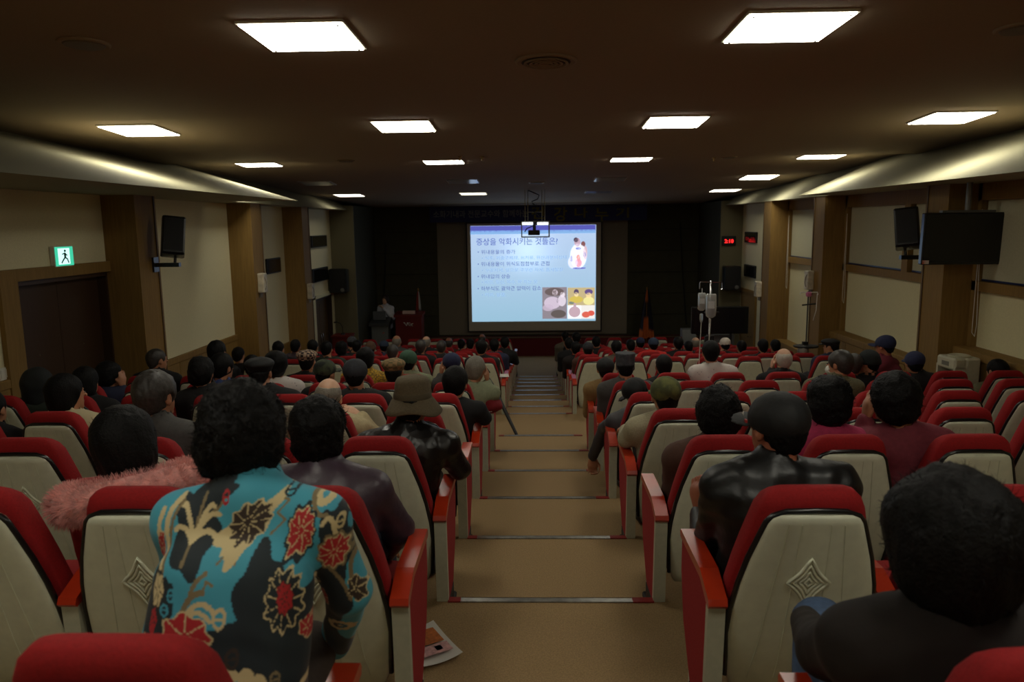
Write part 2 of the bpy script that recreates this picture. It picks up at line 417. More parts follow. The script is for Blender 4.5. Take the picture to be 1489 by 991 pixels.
me_st = m.mesh('stitched_seam', M('seam_vinyl', (196, 198, 172), .5))
m = MB(); rs = []
for y, hw, za, zt in ((-.07, .2, .36, .44), (-.05, .215, .345, .455), (.1, .225, .34, .465), (.3, .225, .345, .475), (.39, .22, .36, .47), (.41, .2, .385, .455)):
    ring = []
    for j in range(20):
        q = 2*math.pi*j/20; c, s = math.cos(q), math.sin(q)
        ring.append((hw*math.copysign(abs(c)**.4, c), y, (za+zt)/2+(zt-za)/2*math.copysign(abs(s)**.5, s)))
    rs.append(ring)
m.loft(rs); me_seat = m.mesh('seat_cushion', redf, True)
AO = [(-.135, .575), (-.02, .605), (.30, .605), (.30, .47), (.245, .30), (.11, .13), (-.05, .10), (-.105, .12)]
me_panel = MB().prism([(y, z) for y, z in AO], 'x', -.026, .026).mesh('arm_panel', redf)
me_frame = MB().prism([(-.150, .575), (-.118, .575), (-.09, .115), (-.123, .115)], 'x', -.028, .028).box(-.02, .02, -.1, .16, .06, .14).mesh('arm_frame', armf)
me_arm = MB().prism([(-.165, .572), (-.155, .56), (-.13, .566), (-.03, .607), (.31, .607), (.315, .625), (.305, .64), (-.025, .64), (-.05, .632), (-.155, .592)], 'x', -.031, .031).mesh('armrest', arml)
me_foot = MB().box(-.028, .028, -.07, .12, .03, .13, bev=.008).box(-.033, .033, -.1, .2, .0, .03, bev=.008).mesh('foot', black)
me_bar = MB().box(-.23, .23, .03, .08, .30, .34).mesh('seat_bar', black)
ORD = ['', 'first', 'second', 'third', 'fourth', 'fifth', 'sixth', 'seventh', 'eighth', 'ninth', 'tenth']
ROW = {r: 1.17+1.05*(r-1) for r in range(1, 8)}; ROW[1] = 1.10
for k in range(9): ROW[10+k] = 10.6+.94*k
def seatx(side, col): return (.86+.55*(col-1)) if side > 0 else (-.72-.55*(col-1))
def proj(p):
    c = RC @ np.array([p[0], p[1], p[2]-CH]); return CX+F*c[0]/-c[2], CY-F*c[1]/-c[2]
nseat = 0
for r, yt in ROW.items():
    for side in (1, -1):
        nc = 8 if (r < 8 and side > 0) else 7
        for c in range(1, nc+1):
            x = seatx(side, c); yf = yt+.23; fz = level(yf)
            q = proj((x, yt, fz+.98))
            if q[0] < -130 or q[0] > 1700: continue
            where = ('%s row behind the cross aisle' % ORD[8-r]) if r < 8 else ('%s row from the stage' % ORD[19-r])
            o = thing('auditorium_seat', 'red seat, %s side, %s, %s from the centre aisle' % ('window' if side > 0 else 'door', where, ORD[c]), 'seat', (x, yf-(.03 if (r, side) == (1, 1) else 0), fz), 0, 'red auditorium seats with grey backs'); o.scale = (1, 1, .978)
            nseat += 1
            link('backrest', me_back, o); s = link('back_shell', me_shell, o); link('shell_trim', me_trim, o)
            if r < 8: link('diamond_ornament', me_dia, s); link('stitched_seam', me_st, s)
            link('seat_cushion', me_seat, o); link('seat_bar', me_bar, o)
            ax = [side*.275]+([-side*.275] if c == 1 else [])
            for a in ax:
                link('armrest', me_arm, o, (a, 0, 0)); p = link('arm_panel', me_panel, o, (a, 0, 0)); link('arm_frame', me_frame, o, (a, 0, 0)); link('foot', me_foot, o, (a, 0, 0))
print('seats', nseat, time.time()-T0)
# ------------------------------------------------------------------ signed-distance figures, meshed with surface nets
def smin(a, b, k):
    h = np.clip(.5+.5*(b-a)/k, 0, 1); return b*(1-h)+a*h-k*h*(1-h)
def cone(P, a, b, r1, r2, sq=None):
    a = np.asarray(a, np.float32); b = np.asarray(b, np.float32)
    if sq is not None: sq = np.asarray(sq, np.float32); P = P/sq; a = a/sq; b = b/sq
    ba = b-a; L = float(ba@ba)+1e-9; t = np.clip(((P-a)@ba)/L, 0, 1)
    d = np.linalg.norm(P-a-t[:, None]*ba, axis=1)-(r1+(r2-r1)*t)
    return d*(min(sq) if sq is not None else 1)
def ell(P, c, r):
    r = np.asarray(r, np.float32); q = (P-np.asarray(c, np.float32))/r; k = np.linalg.norm(q, axis=1); k2 = np.linalg.norm(q/r, axis=1)+1e-6
    return k*(k-1)/k2
NR = np.random.default_rng(3); NK = NR.normal(size=(10, 3)); NK /= np.linalg.norm(NK, axis=1)[:, None]; NP = NR.uniform(0, 6.28, 10)
def noise(P, f, seed=0):
    o = 0; Q = P+.013*np.sin(P[:, [1, 2, 0]]*f*.7+seed)
    for i in range(6): o = o+np.sin(Q@(NK[(i+seed) % 10]*f*(1+.23*i)).astype(np.float32)+NP[i]+seed)
    return o/4
EDGE = [((i, j, k), (i+(a == 0), j+(a == 1), k+(a == 2))) for a in range(3) for i in range(2) for j in range(2) for k in range(2) if (i, j, k)[a] == 0]
def surf(fn, lo_, hi_, g):
    lo_ = np.array(lo_, np.float32); n = np.ceil((np.array(hi_)-lo_)/g).astype(int)+1
    ax = [lo_[i]+g*np.arange(n[i], dtype=np.float32) for i in range(3)]
    P = np.stack(np.meshgrid(*ax, indexing='ij'), -1).reshape(-1, 3)
    v = fn(P).reshape(n).astype(np.float32)
    ins = v < 0; m = n-1
    cnt = np.zeros(m, np.int8)
    for i in range(2):
        for j in range(2):
            for k in range(2): cnt += ins[i:i+m[0], j:j+m[1], k:k+m[2]]
    act = (cnt > 0) & (cnt < 8); idx = np.argwhere(act)
    if not len(idx): return np.zeros((0, 3)), np.zeros((0, 4), int)
    ids = np.full(m, -1, np.int32); ids[act] = np.arange(len(idx))
    acc = np.zeros((len(idx), 3), np.float32); c = np.zeros(len(idx), np.float32)
    for p, q in EDGE:
        p = np.array(p); q = np.array(q); A = idx+p; B = idx+q
        va = v[A[:, 0], A[:, 1], A[:, 2]]; vb = v[B[:, 0], B[:, 1], B[:, 2]]; s = (va < 0) != (vb < 0)
        t = np.where(s, va/(va-vb+1e-12), 0); acc += np.where(s[:, None], A+(B-A)*t[:, None], 0); c += s
    V = lo_+g*acc/c[:, None]
    Q = []
    for a in range(3):
        b, cc = (a+1) % 3, (a+2) % 3
        sl0 = [slice(1, m[i]) for i in range(3)]; sl0[a] = slice(0, m[a]); sl1 = list(sl0); sl1[a] = slice(1, m[a]+1)
        x0 = ins[tuple(sl0)]; x1 = ins[tuple(sl1)]
        for flip in (0, 1):
            e = np.argwhere((x0 & ~x1) if not flip else (~x0 & x1))
            if not len(e): continue
            e = e+np.array([0 if i == a else 1 for i in range(3)])
            def g_(db, dc):
                w_ = e.copy(); w_[:, b] -= db; w_[:, cc] -= dc; return ids[w_[:, 0], w_[:, 1], w_[:, 2]]
            q = np.stack([g_(0, 0), g_(1, 0), g_(1, 1), g_(0, 1)], 1)
            Q.append(q[:, ::-1] if flip else q)
    return V, np.concatenate(Q)
def bbox(pts, r): p = np.array(pts); return p.min(0)-r, p.max(0)+r

# hands: palm along +y, palm face down (-z), thumb toward +x
def hand_fn(curl, spread=.0):
    def fn(P):
        d = cone(P, (0, -.03, 0), (0, .02, 0), .021, .026, (1.15, 1, .75)); d = smin(d, cone(P, (-.022, .045, 0), (.022, .05, 0), .017, .018, (1, 1, .8)), .02)
        d = smin(d, cone(P, (0, .0, 0), (0, .05, 0), .028, .032, (1.15, 1, .55)), .02)
        for x, l, s in ((-.031, .062, -.12), (-.011, .078, -.03), (.010, .084, .03), (.030, .074, .12)):
            p = np.array([x, .065, 0.]); a = .25*curl; L = [.46*l, .31*l, .25*l]; r = .0092
            for i in range(3):
                q = p+L[i]*np.array([(s+spread*s*3)*math.cos(a), math.cos(a), -math.sin(a)]); d = smin(d, cone(P, p, q, r, r-.0008), .006); p = q; a += (.75 if i == 0 else .6)*curl; r -= .0008
        p0 = np.array([.028, .0, -.006]); p1 = np.array([.052, .032, -.016]); p2 = np.array([.055, .062, -.022-.01*curl]); p3 = np.array([.047, .082, -.028-.015*curl])
        d = smin(d, cone(P, p0, p1, .014, .011), .012); d = smin(d, cone(P, p1, p2, .011, .010), .005); d = smin(d, cone(P, p2, p3, .0095, .008), .005)
        return d
    return fn
HANDS = {}
for nm, cu in (('flat', .5), ('curl', 1.3)):
    HANDS[nm, 0] = surf(hand_fn(cu), (-.07, -.07, -.12), (.08, .17, .05), .0055)
    HANDS[nm, 1] = surf(hand_fn(cu), (-.07, -.07, -.12), (.08, .17, .05), .011)
def place_hand(kind, lod, wrist, dirv, palm, side):
    V, Q = HANDS[kind, lod]
    y = np.array(dirv, float); y /= np.linalg.norm(y); z = -np.array(palm, float); z -= (z@y)*y; z /= np.linalg.norm(z)+1e-9; x = np.cross(y, z)
    W_ = V.copy(); 
    if side < 0: W_ = W_*np.array([1, 1, 1])           # thumb of the left hand (palm down) points to +x
    else: W_ = W_*np.array([-1, 1, 1]); Q = Q[:, ::-1]
    R = np.stack([x, y, z], 0)
    return W_@R+np.asarray(wrist)+y*.045, Q
def head_frame(yaw, pitch, roll=0):
    cy_, sy_ = math.cos(yaw), math.sin(yaw); cp, sp = math.cos(pitch), math.sin(pitch)
    f = np.array([-sy_*cp, cy_*cp, -sp]); r = np.array([cy_, sy_, 0]); u = np.cross(r, f)
    if roll: r, u = r*math.cos(roll)+u*math.sin(roll), u*math.cos(roll)-r*math.sin(roll)
    return np.stack([r, f, u], 1)                  # columns right, front, up
def head_sdf(q, s=1):
    d = ell(q, (0, -.012, .028), (.077, .096, .093)); d = smin(d, ell(q, (0, .03, -.045), (.056, .064, .068)), .035)
    d = smin(d, cone(q, (0, .088, .012), (0, .112, -.02), .007, .013), .012); d = smin(d, ell(q, (0, .089, -.058), (.024, .012, .009)), .01)
    d = smin(d, ell(q, (0, .078, -.092), (.022, .02, .016)), .02); d = smin(d, cone(q, (-.035, .08, .03), (.035, .08, .03), .008, .008), .014)
    for s_ in (-1, 1):
        d = np.maximum(d, -ell(q, (s_*.031, .098, .006), (.019, .014, .012))); d = smin(d, ell(q, (s_*.031, .082, .004), (.014, .012, .011)), .004)
        d = smin(d, ell(q, (s_*.08, -.006, -.006), (.010, .021, .033)), .008); d = np.maximum(d, -ell(q, (s_*.091, .0, -.002), (.008, .011, .016)))
    return d
def cut_face(q, d, low=-.085, brow=.06):
    d = np.maximum(d, -ell(q, (0, .105, -.03+ (brow-.06)), (.074, .085, .098)))
    return np.maximum(d, low-q[:, 2])
def hair_sdf(q, kind, s, seed):
    if kind == 'short':
        d = ell(q, (0, -.018, .034), (.086*s, .106*s, .100*s)); d = smin(d, ell(q, (0, -.065, -.03), (.06*s, .04*s, .055)), .03)
        d = cut_face(q, d, -.088)
        for e in (-1, 1): d = np.maximum(d, -ell(q, (e*.088, .0, -.02), (.026, .03, .045)))
        return d+.003*noise(q*np.array([1, 1, .5], np.float32), 60, seed)+.0026*noise(q*np.array([1, 1, .5], np.float32), 130, seed)+.0022*noise(q*np.array([1, 1, .3], np.float32), 340, seed)
    if kind == 'bald':
        d = ell(q, (0, -.02, .02), (.084*s, .101*s, .088*s)); d = smin(d, ell(q, (0, -.065, -.03), (.055, .036, .05)), .03); d = cut_face(q, d, -.085)
        d = np.maximum(d, -ell(q, (0, .01, .125), (.078, .125, .082)))
        for e in (-1, 1): d = np.maximum(d, -ell(q, (e*.088, .0, -.02), (.026, .03, .045)))
        return d+.002*noise(q, 150, seed)
    if kind == 'perm':
        d = ell(q, (0, -.025, .035), (.106*s, .120*s, .115*s)); d = smin(d, ell(q, (0, -.055, -.04), (.088*s, .065*s, .065*s)), .05)
        d = cut_face(q, d, -.125)
        return d+.006*s*noise(q, 34/s, seed)+.0042*noise(q, 95, seed+1)+.0034*noise(q, 210, seed+3)+.002*noise(q, 420, seed+2)
    if kind == 'bouffant':
        d = ell(q, (0, -.03, .035), (.116*s, .128*s, .118*s)); d = smin(d, ell(q, (0, -.06, -.05), (.104*s, .08*s, .085*s)), .05); d = cut_face(q, d, -.15)
        return d+.005*noise(q, 30, seed)+.0030*noise(q*np.array([1, 1, .4], np.float32), 110, seed+1)+.002*noise(q*np.array([1, 1, .3], np.float32), 330, seed+3)
    if kind == 'bob':
        d = ell(q, (0, -.022, .034), (.096*s, .114*s, .108*s)); d = smin(d, ell(q, (0, -.045, -.055), (.092*s, .075*s, .085*s)), .05)
        d = cut_face(q, d, -.135)
        return d+.0035*noise(q*np.array([1, 1, .3], np.float32), 110, seed)+.0015*noise(q*np.array([1, 1, .2], np.float32), 320, seed)
def hat_parts(kind, s):
    """[(part name, sdf, grid)] in head space"""
    if kind == 'cap':
        def crown(q):
            d = smin(ell(q, (0, -.012, .035), (.094*s, .112*s, .092*s)), ell(q, (0, -.03, .05), (.088*s, .092*s, .08*s)), .02)
            d = np.maximum(d, (.0+.22*q[:, 1])-q[:, 2]); d = d+.0008*noise(q, 90)
            seam = np.abs(np.sin(3*np.arctan2(q[:, 0], q[:, 1]+.012))); return d+.0022*np.exp(-(seam/.07)**2)
        def brim(q):
            z = q[:, 2]-(.03-.9*(q[:, 0]**2)/.1*.25); d = ell(np.stack([q[:, 0], q[:, 1], z], 1), (0, .10, -.012), (.088*s, .092*s, .0095)); return np.maximum(d, .05-q[:, 1])
        return [('cap', crown, 0), ('brim', brim, 1)]
    if kind == 'beret':
        def b(q):
            d = ell(q, (0, -.02, .082), (.112*s, .125*s, .052*s)); d = smin(d, ell(q, (0, -.012, .045), (.092*s, .11*s, .045)), .02); return np.maximum(d, .022-q[:, 2])+.003*noise(q, 45)
        return [('beret', b, 0)]
    if kind == 'flat':
        def b(q):
            d = ell(q, (0, .005, .075), (.105*s, .135*s, .048*s)); d = smin(d, ell(q, (0, -.012, .045), (.092*s, .11*s, .045)), .02); return np.maximum(d, .02-q[:, 2])+.001*noise(q, 60)
        def br(q): return ell(q, (0, .125, .035), (.075*s, .055*s, .009))
        return [('cap', b, 0), ('brim', br, 1)]
    if kind == 'beanie':
        def b(q):
            d = ell(q, (0, -.014, .04), (.092*s, .112*s, .108*s)); d = np.maximum(d, -.005-q[:, 2]); band = np.maximum(ell(q, (0, -.014, .02), (.098*s, .118*s, .11*s)), np.abs(q[:, 2]-.02)-.025)
            return np.minimum(d, band)+.0012*np.sin(np.arctan2(q[:, 0], q[:, 1])*46)
        return [('beanie', b, 0)]
    if kind == 'knit':
        def b(q):
            r = np.hypot(q[:, 0]/(.094*s), (q[:, 1]+.012)/(.112*s)); d = (r-1-.10*np.clip((q[:, 2]-.03)/.1, 0, 1))*.095; d = np.maximum(d, q[:, 2]-.128); d = np.maximum(d, -.02-q[:, 2])
            return np.maximum(d, -(q[:, 2]+.02))-.004+.002*noise(q, 70)
        return [('knit_cap', b, 0)]
    if kind == 'hood':
        def b(q):
            d = ell(q, (0, -.025, .02), (.112*s, .13*s, .13*s)); d = smin(d, ell(q, (0, -.05, -.10), (.10, .08, .08)), .05); d = np.maximum(d, -ell(q, (0, .12, 0), (.085, .10, .11))); return d+.003*noise(q, 40)
        return [('hood', b, 0)]
    return []
def bucket_hat(fr, H, mat, bandm, root):
    m = MB(); n = 48; rings = []
    prof_ = [(.005, .142), (.05, .141), (.085, .132), (.098, .112), (.103, .07), (.108, .03), (.125, .012), (.15, -.012), (.163, -.03), (.160, -.036), (.145, -.02), (.12, .004), (.104, .02)]
    for r, z in [(a*.88, b*.95) for a, b in prof_]:
        ring = []
        for j in range(n):
            q = 2*math.pi*j/n; wv = 1+(.03*math.sin(3*q+1)+.02*math.sin(5*q)) * (1 if r > .11 and z < .03 else .2)
            zz = z-(.022*math.cos(q)**2 if r > .12 else 0)+(.006*math.sin(4*q) if r > .12 else 0)
            ring.append(H+fr@np.array([r*wv*math.cos(q)*.98, -.01+r*wv*1.1*math.sin(q), zz+.004]))
        rings.append(ring)
    m.loft(rings); h = m.obj('bucket_hat', mat, root, smooth=True)
    b = MB().loft([[H+fr@np.array([rr*math.cos(2*math.pi*j/n)*.98, -.01+rr*1.1*math.sin(2*math.pi*j/n), z]) for j in range(n)] for rr, z in ((.097, .030), (.0975, .032), (.0945, .056), (.094, .057))], False)
    b.obj('hat_band', bandm, h, smooth=True)

def fill(name, V, Q, mat, parent, cols=None): return link(name, mesh_from(name, V, Q, mat, True, cols), parent)
shoe_fn = lambda P: np.maximum(smin(cone(P, (0, -.06, .045), (0, .0, .05), .043, .045), cone(P, (0, .02, .035), (0, .15, .03), .045, .036, (1, 1, .8)), .04), -P[:, 2])
me_shoe = mesh_from('shoe', *surf(shoe_fn, (-.07, -.13, -.01), (.07, .22, .12), .016), M('shoe', (22, 20, 20), .4), True)
skins = [M('skin_%s' % k, c, .5, .06, 30, .05) for k, c in (('tan', (178, 124, 92)), ('pale', (205, 160, 130)), ('ruddy', (170, 104, 78)))]
HAIRM = {'b': M('black_hair', (9, 8, 8), .62, .35, 120, 1.0, spec=.2), 'g': M('grey_hair', (120, 114, 102), .55, .2, 90, .4), 'd': M('greying_hair', (54, 50, 46), .5, .4, 70, .5), 'n': M('brown_hair', (52, 34, 24), .5, .25, 60, .5), 'w': M('white_hair', (180, 172, 160), .6, .15, 80, .4)}
TROU = [M('dark_trousers', (30, 31, 38), .85, .1, 60, .2), M('brown_trousers', (58, 46, 38), .85, .1, 60, .2), M('navy_trousers', (34, 40, 62), .85, .1, 60, .2)]
HAIR_STAT = []
def figure(root, J, g, mats, hair='short', hm='b', hs=1., hat=None, hatm=None, hats=1., seed=0, sex=0, wide=1., prop=None, lod=1, cols_fn=None, fold=.006, wisps=0, sleeve=1.0, collar=True, hoodm=None, expose=.0):
    """J: world joints. body (head, neck, hands, one mesh) + jacket + trousers + shoes + hair/hat"""
    jm, tm, skm = mats
    H, N, Sh, El, Wr, Pe, Kn, An = J['H'], J['N'], J['S'], J['E'], J['W'], J['P'], J['K'], J['A']
    fr = J['fr']; off = np.array(root.location)
    L = lambda p: np.asarray(p, float)-off
    H, N, Pe = L(H), L(N), L(Pe); Sh, El, Wr, Kn, An = [[L(p) for p in q] for q in (Sh, El, Wr, Kn, An)]
    Ch = N*.62+Pe*.38+np.array([0, -.02, 0]); 
    # --- body
    def bodyf(P):
        q = (P-H)@fr; d = head_sdf(q)
        d = smin(d, cone(P, H+fr@np.array([0, -.03, -.05]), N, .052, .056), .03)
        d = smin(d, cone(P, N+np.array([0, 0, -.03]), Pe, .07, .10), .05)
        for i in (0, 1):
            d = smin(d, cone(P, N+np.array([0, 0, -.04]), Sh[i], .045, .04), .03); d = smin(d, cone(P, Sh[i], El[i], .038, .033), .01); d = smin(d, cone(P, El[i], Wr[i], .032, .024, None), .01)
            d = smin(d, cone(P, Pe, Kn[i], .07, .045), .02); d = smin(d, cone(P, Kn[i], An[i], .045, .032), .01)
        return d
    gb = g
    a, b = bbox([H, N, Pe]+Sh+El+Wr+Kn+An, .13); a[2] = min(a[2], 0.0+.0) if False else a[2]
    # head at finer grid: the split plane lies in the neck, both halves joined into one mesh
    V1, Q1 = surf(bodyf, a, b, max(gb, .016))
    hx = (V1@np.eye(3)); 
    gh = max(.006, g*.55)
    a2, b2 = H-.15, H+.15
    def headf(P):
        q = (P-H)@fr; d = head_sdf(q); return smin(d, cone(P, H+fr@np.array([0, -.03, -.05]), N, .054, .058), .03)
    V2, Q2 = surf(headf, np.minimum(a2, N-.06), np.maximum(b2, N+.06), gh)
    # drop the coarse head faces
    keep = ~(((V1-H)@fr)[:, 2] > -.12) | (np.linalg.norm(V1-H, axis=1) > .21)
    fq = keep[Q1].any(1); Q1 = Q1[fq]
    VV = [V1, V2]; QQ = [Q1, Q2+len(V1)]; nb = len(V1)+len(V2)
    for i, sd in ((0, -1), (1, 1)):
        dv = Wr[i]-El[i]; palm = J['palm'][i]
        v, q_ = place_hand(J['hk'][i], lod, Wr[i], J['hd'][i] if J['hd'][i] is not None else dv, palm, sd); VV.append(v); QQ.append(q_+nb); nb += len(v)
    body = fill('body', np.concatenate(VV), np.concatenate(QQ), skm, root)
    eyev = MB()
    for s_ in (-1, 1):
        c = H+fr@np.array([s_*.031, .0915, .005]); eyev.lathe([(.001, -.006), (.007, -.004), (.009, 0), (.007, .004), (.001, .006)], tuple(c), 8)
    eyev.obj('eyes', blackp, body, smooth=True)
    # --- jacket
    def jf(P):
        d = None
        for s_ in (-1, 1):
            c = cone(P, Pe+np.array([s_*.07, 0, .02]), Ch+np.array([s_*.075*wide, 0, .02]), .125*wide, .115*wide, (1, .86, 1)); d = c if d is None else smin(d, c, .08)
        d = smin(d, cone(P, Sh[0]*.75+Sh[1]*.25, Sh[1]*.75+Sh[0]*.25, .082*wide, .082*wide, (1, .95, 1)), .07)
        for i in (0, 1):
            d = smin(d, cone(P, N+np.array([0, -.01, .0]), Sh[i], .066, .068*wide), .05)
            d = smin(d, cone(P, Sh[i], El[i], .069*wide, .057*wide), .035)
        for i in (0, 1):
            e2 = El[i]*(1-sleeve)+Wr[i]*sleeve; arm = cone(P, El[i], e2, .056*wide, .043*wide); d = smin(d, arm, .018)
        if collar:
            d = smin(d, np.maximum(cone(P, N+np.array([0, -.01, 0]), N+(H-N)*.38, .073, .070), -cone(P, N, N+(H-N)*.9, .056, .06)), .02)
        if hoodm: d = smin(d, cone(P, N+np.array([-.08, -.09, -.01]), N+np.array([.08, -.09, -.01]), .06, .06), .04)
        d = np.maximum(d, -cone(P, N+(H-N)*.3, N+(H-N)*2, .058, .062))
        return d+fold*noise(P*np.array([1, 1, 1.3], np.float32), 17, seed)+fold*.45*noise(P, 43, seed+2)
    a, b = bbox([N, Pe, H-np.array([0, 0, .08])]+Sh+El+Wr, .17)
    V, Q = surf(jf, a, b, g)
    if cols_fn: V, Q = subdiv(V, Q)
    jk = fill(J.get('top', 'jacket'), V, Q, jm, root, cols_fn(V) if cols_fn else None)
    # --- trousers
    def tf(P):
        d = cone(P, Pe+np.array([-.07, 0, -.01]), Pe+np.array([.07, 0, -.01]), .115, .115)
        for i in (0, 1):
            s_ = (-1, 1)[i]; d = smin(d, cone(P, Pe+np.array([s_*.085, .02, -.01]), Kn[i], .095, .07), .03)
        for i in (0, 1): d = smin(d, cone(P, Kn[i], An[i], .069, .052), .02)
        return d+.004*noise(P, 25, seed)
    a, b = bbox([Pe]+Kn+An, .14)
    V, Q = surf(tf, a, b, max(.02, g*1.2)); fill('trousers', V, Q, tm, root)
    for i in (0, 1):
        link('shoe', me_shoe, root, tuple(An[i]*np.array([1, 1, 0])+np.array([0, .0, max(0, An[i][2]-.085)])))
    # --- hair and hats
    G = max(.0055, g*.55)
    if hair:
        top_ = .03 if hat else 9.
        V, Q = surf(lambda q: np.maximum(hair_sdf(q, hair, min(hs, 1.0) if hat else hs, seed), q[:, 2]-top_), (-.2, -.2, -.2), (.2, .2, .2), G)
        V = V@fr.T+H
        if wisps:
            rr = np.random.default_rng(seed); vi = rr.integers(0, len(V), wisps); Vw = []; Qw = []
            c = H+fr@np.array([0, -.02, .0])
            for k, i in enumerate(vi):
                p = V[i]; nrm = p-c; nrm = nrm/np.linalg.norm(nrm); t = np.cross(nrm, rr.normal(size=3)); t /= np.linalg.norm(t)+1e-9; l = rr.uniform(.014, .042); sw = np.cross(nrm, t)
                pr = [p-nrm*.006]; cur = nrm*.3+t*1.0
                for s3 in range(4): cur = cur*.8+rr.normal(size=3)*.25-nrm*.10*s3; cur /= np.linalg.norm(cur); pr.append(pr[-1]+cur*l/4)
                b0 = len(V)+len(Vw)
                for s3, pp in enumerate(pr):
                    wd = .0015*(1-s3/4.4); Vw += [pp-sw*wd, pp+sw*wd]
                for s3 in range(4): Qw.append((b0+2*s3, b0+2*s3+1, b0+2*s3+3, b0+2*s3+2))
            V = np.concatenate([V, np.array(Vw)]); Q = np.concatenate([Q, np.array(Qw)])
        fill('hair', V, Q, HAIRM[hm], root)
    if hat == 'bucket': bucket_hat(fr, H, hatm, M('hat_band_dark', (80, 70, 50), .8), root)
    elif hat:
        par = root
        for nm, f_, ch in hat_parts(hat, hats):
            V, Q = surf(f_, (-.2, -.2, -.2), (.2, .25, .22), max(.004 if ch else .006, min(g*.5, .008))); o = fill(nm, V@fr.T+H, Q, hatm, par)
            if not ch: par = o
    return jk, body

def seated(side, col, row, H, yaw=0, pitch=0, roll=0, armL='lap', armR='lap', lean=.35, sw=.19, over={}):
    yt = ROW[row]; yf = yt+.23; fz = level(yf); sx = seatx(side, col)
    H = np.array(H, float)
    px_ = sx+np.clip((H[0]-sx)*lean, -.07, .07)
    Pe = np.array([px_, yf+.09, fz+.56]); d = H-Pe; d /= np.linalg.norm(d)
    fr = head_frame(yaw, pitch, roll)
    N = H-np.array([d[0]*.15, d[1]*.15*.8+.02, .155])
    S = [N+np.array([s*sw, -.005, -.048]) for s in (-1, 1)]
    E = []; W_ = []; hk = ['flat', 'flat']; palm = [np.array([0, 0, -1.]), np.array([0, 0, -1.])]; hd = [None, None]
    for i, (s, m_) in enumerate(((-1, armL), (1, armR))):
        if m_ == 'lap': e = S[i]+np.array([s*.015, .06, -.27]); w_ = np.array([px_+s*.07, e[1]+.19, fz+.60]); hd[i] = np.array([-s*.6, .8, -.1])
        elif m_ == 'arm': e = S[i]+np.array([s*.055, .06, -.25]); e[2] = max(e[2], fz+.69); w_ = np.array([sx+s*.25, e[1]+.23, fz+.68]); hd[i] = np.array([0, 1, -.25])
        elif m_ == 'cheek':
            w_ = H+fr@np.array([s*.10, .045, -.115]); e = w_+np.array([s*.05, .05, -.22]); e[2] = max(e[2], fz+.66); hd[i] = fr@np.array([-s*.15, .1, 1.]); palm[i] = fr@np.array([-s*1., -.3, 0])
        elif m_ == 'mouth':
            w_ = H+fr@np.array([s*.05, .15, -.12]); e = w_+np.array([s*.10, .03, -.22]); hd[i] = fr@np.array([-s*.5, -.2, .8]); palm[i] = fr@np.array([-s*.3, -1, 0]); hk[i] = 'curl'
        E.append(e); W_.append(w_)
    K = [np.array([px_+s*.10, yf+.52, fz+.53]) for s in (-1, 1)]
    A = [np.array([px_+s*.11, yf+.50, fz+.09]) for s in (-1, 1)]
    J = dict(H=H, N=N, S=S, E=E, W=W_, P=Pe, K=K, A=A, fr=fr, hk=hk, palm=palm, hd=hd)
    for k, v in over.items():
        if k[-1] in '01' and k[:-1] in J: J[k[:-1]][int(k[-1])] = v
        else: J[k] = v
    return J, (sx, yf, fz)
def jacket(name, c, **k): return M('cloth_'+name, c, k.pop('rough', .85), k.pop('var', .12), k.pop('scale', 50), k.pop('bump', .25), **k)
JM = dict(
 black=jacket('black', (14, 14, 16)), blk2=jacket('soft_black', (22, 21, 21)), leather=jacket('black_leather', (15, 16, 17), rough=.42, bump=.7, scale=22), quilt=jacket('quilted_black', (20, 17, 17), rough=.35, kind='voronoi', scale=26, bump=1.0),
 purple=jacket('purple_leather', (66, 52, 64), rough=.42, bump=.5, scale=40), pink=jacket('rose_quilt', (178, 72, 70), rough=.6, kind='voronoi', scale=22, bump=1.0), grey=jacket('grey_wool', (70, 68, 66)), puff=jacket('grey_puffer', (58, 56, 60), rough=.55, kind='wave', scale=3.2, bump=1.0),
 navy=jacket('navy', (38, 44, 70)), blue=jacket('blue', (48, 72, 130)), green=jacket('olive_green', (104, 100, 72)), pale=jacket('pale_green', (136, 142, 112)), beige=jacket('beige', (176, 162, 124)), oat=jacket('oatmeal_knit', (158, 150, 122), bump=.6, scale=120),
 brown=jacket('brown', (76, 48, 36)), dbrown=jacket('dark_brown', (24, 16, 12)), red=jacket('red', (205, 40, 32)), wine=jacket('wine', (112, 34, 50)), maroon=jacket('dusty_maroon', (118, 44, 56)), magenta=jacket('magenta', (168, 44, 84)), yellow=jacket('yellow_print', (205, 160, 40), col2=(120, 96, 40), scale=60), hot=jacket('hot_pink', (200, 50, 110)),
 gown=jacket('dotted_white', (214, 206, 200), col2=(120, 110, 120), kind='voronoi', scale=30), stripe=jacket('striped_knit', (190, 176, 140), kind='wave', scale=14, col2=(60, 56, 60), stretch=(.01, .01, 1)), white=jacket('white_coat', (214, 216, 222)), tan=jacket('tan', (140, 110, 66)), dgreen=jacket('dark_green', (40, 50, 40)), coll=jacket('grey_brown', (88, 80, 66)))
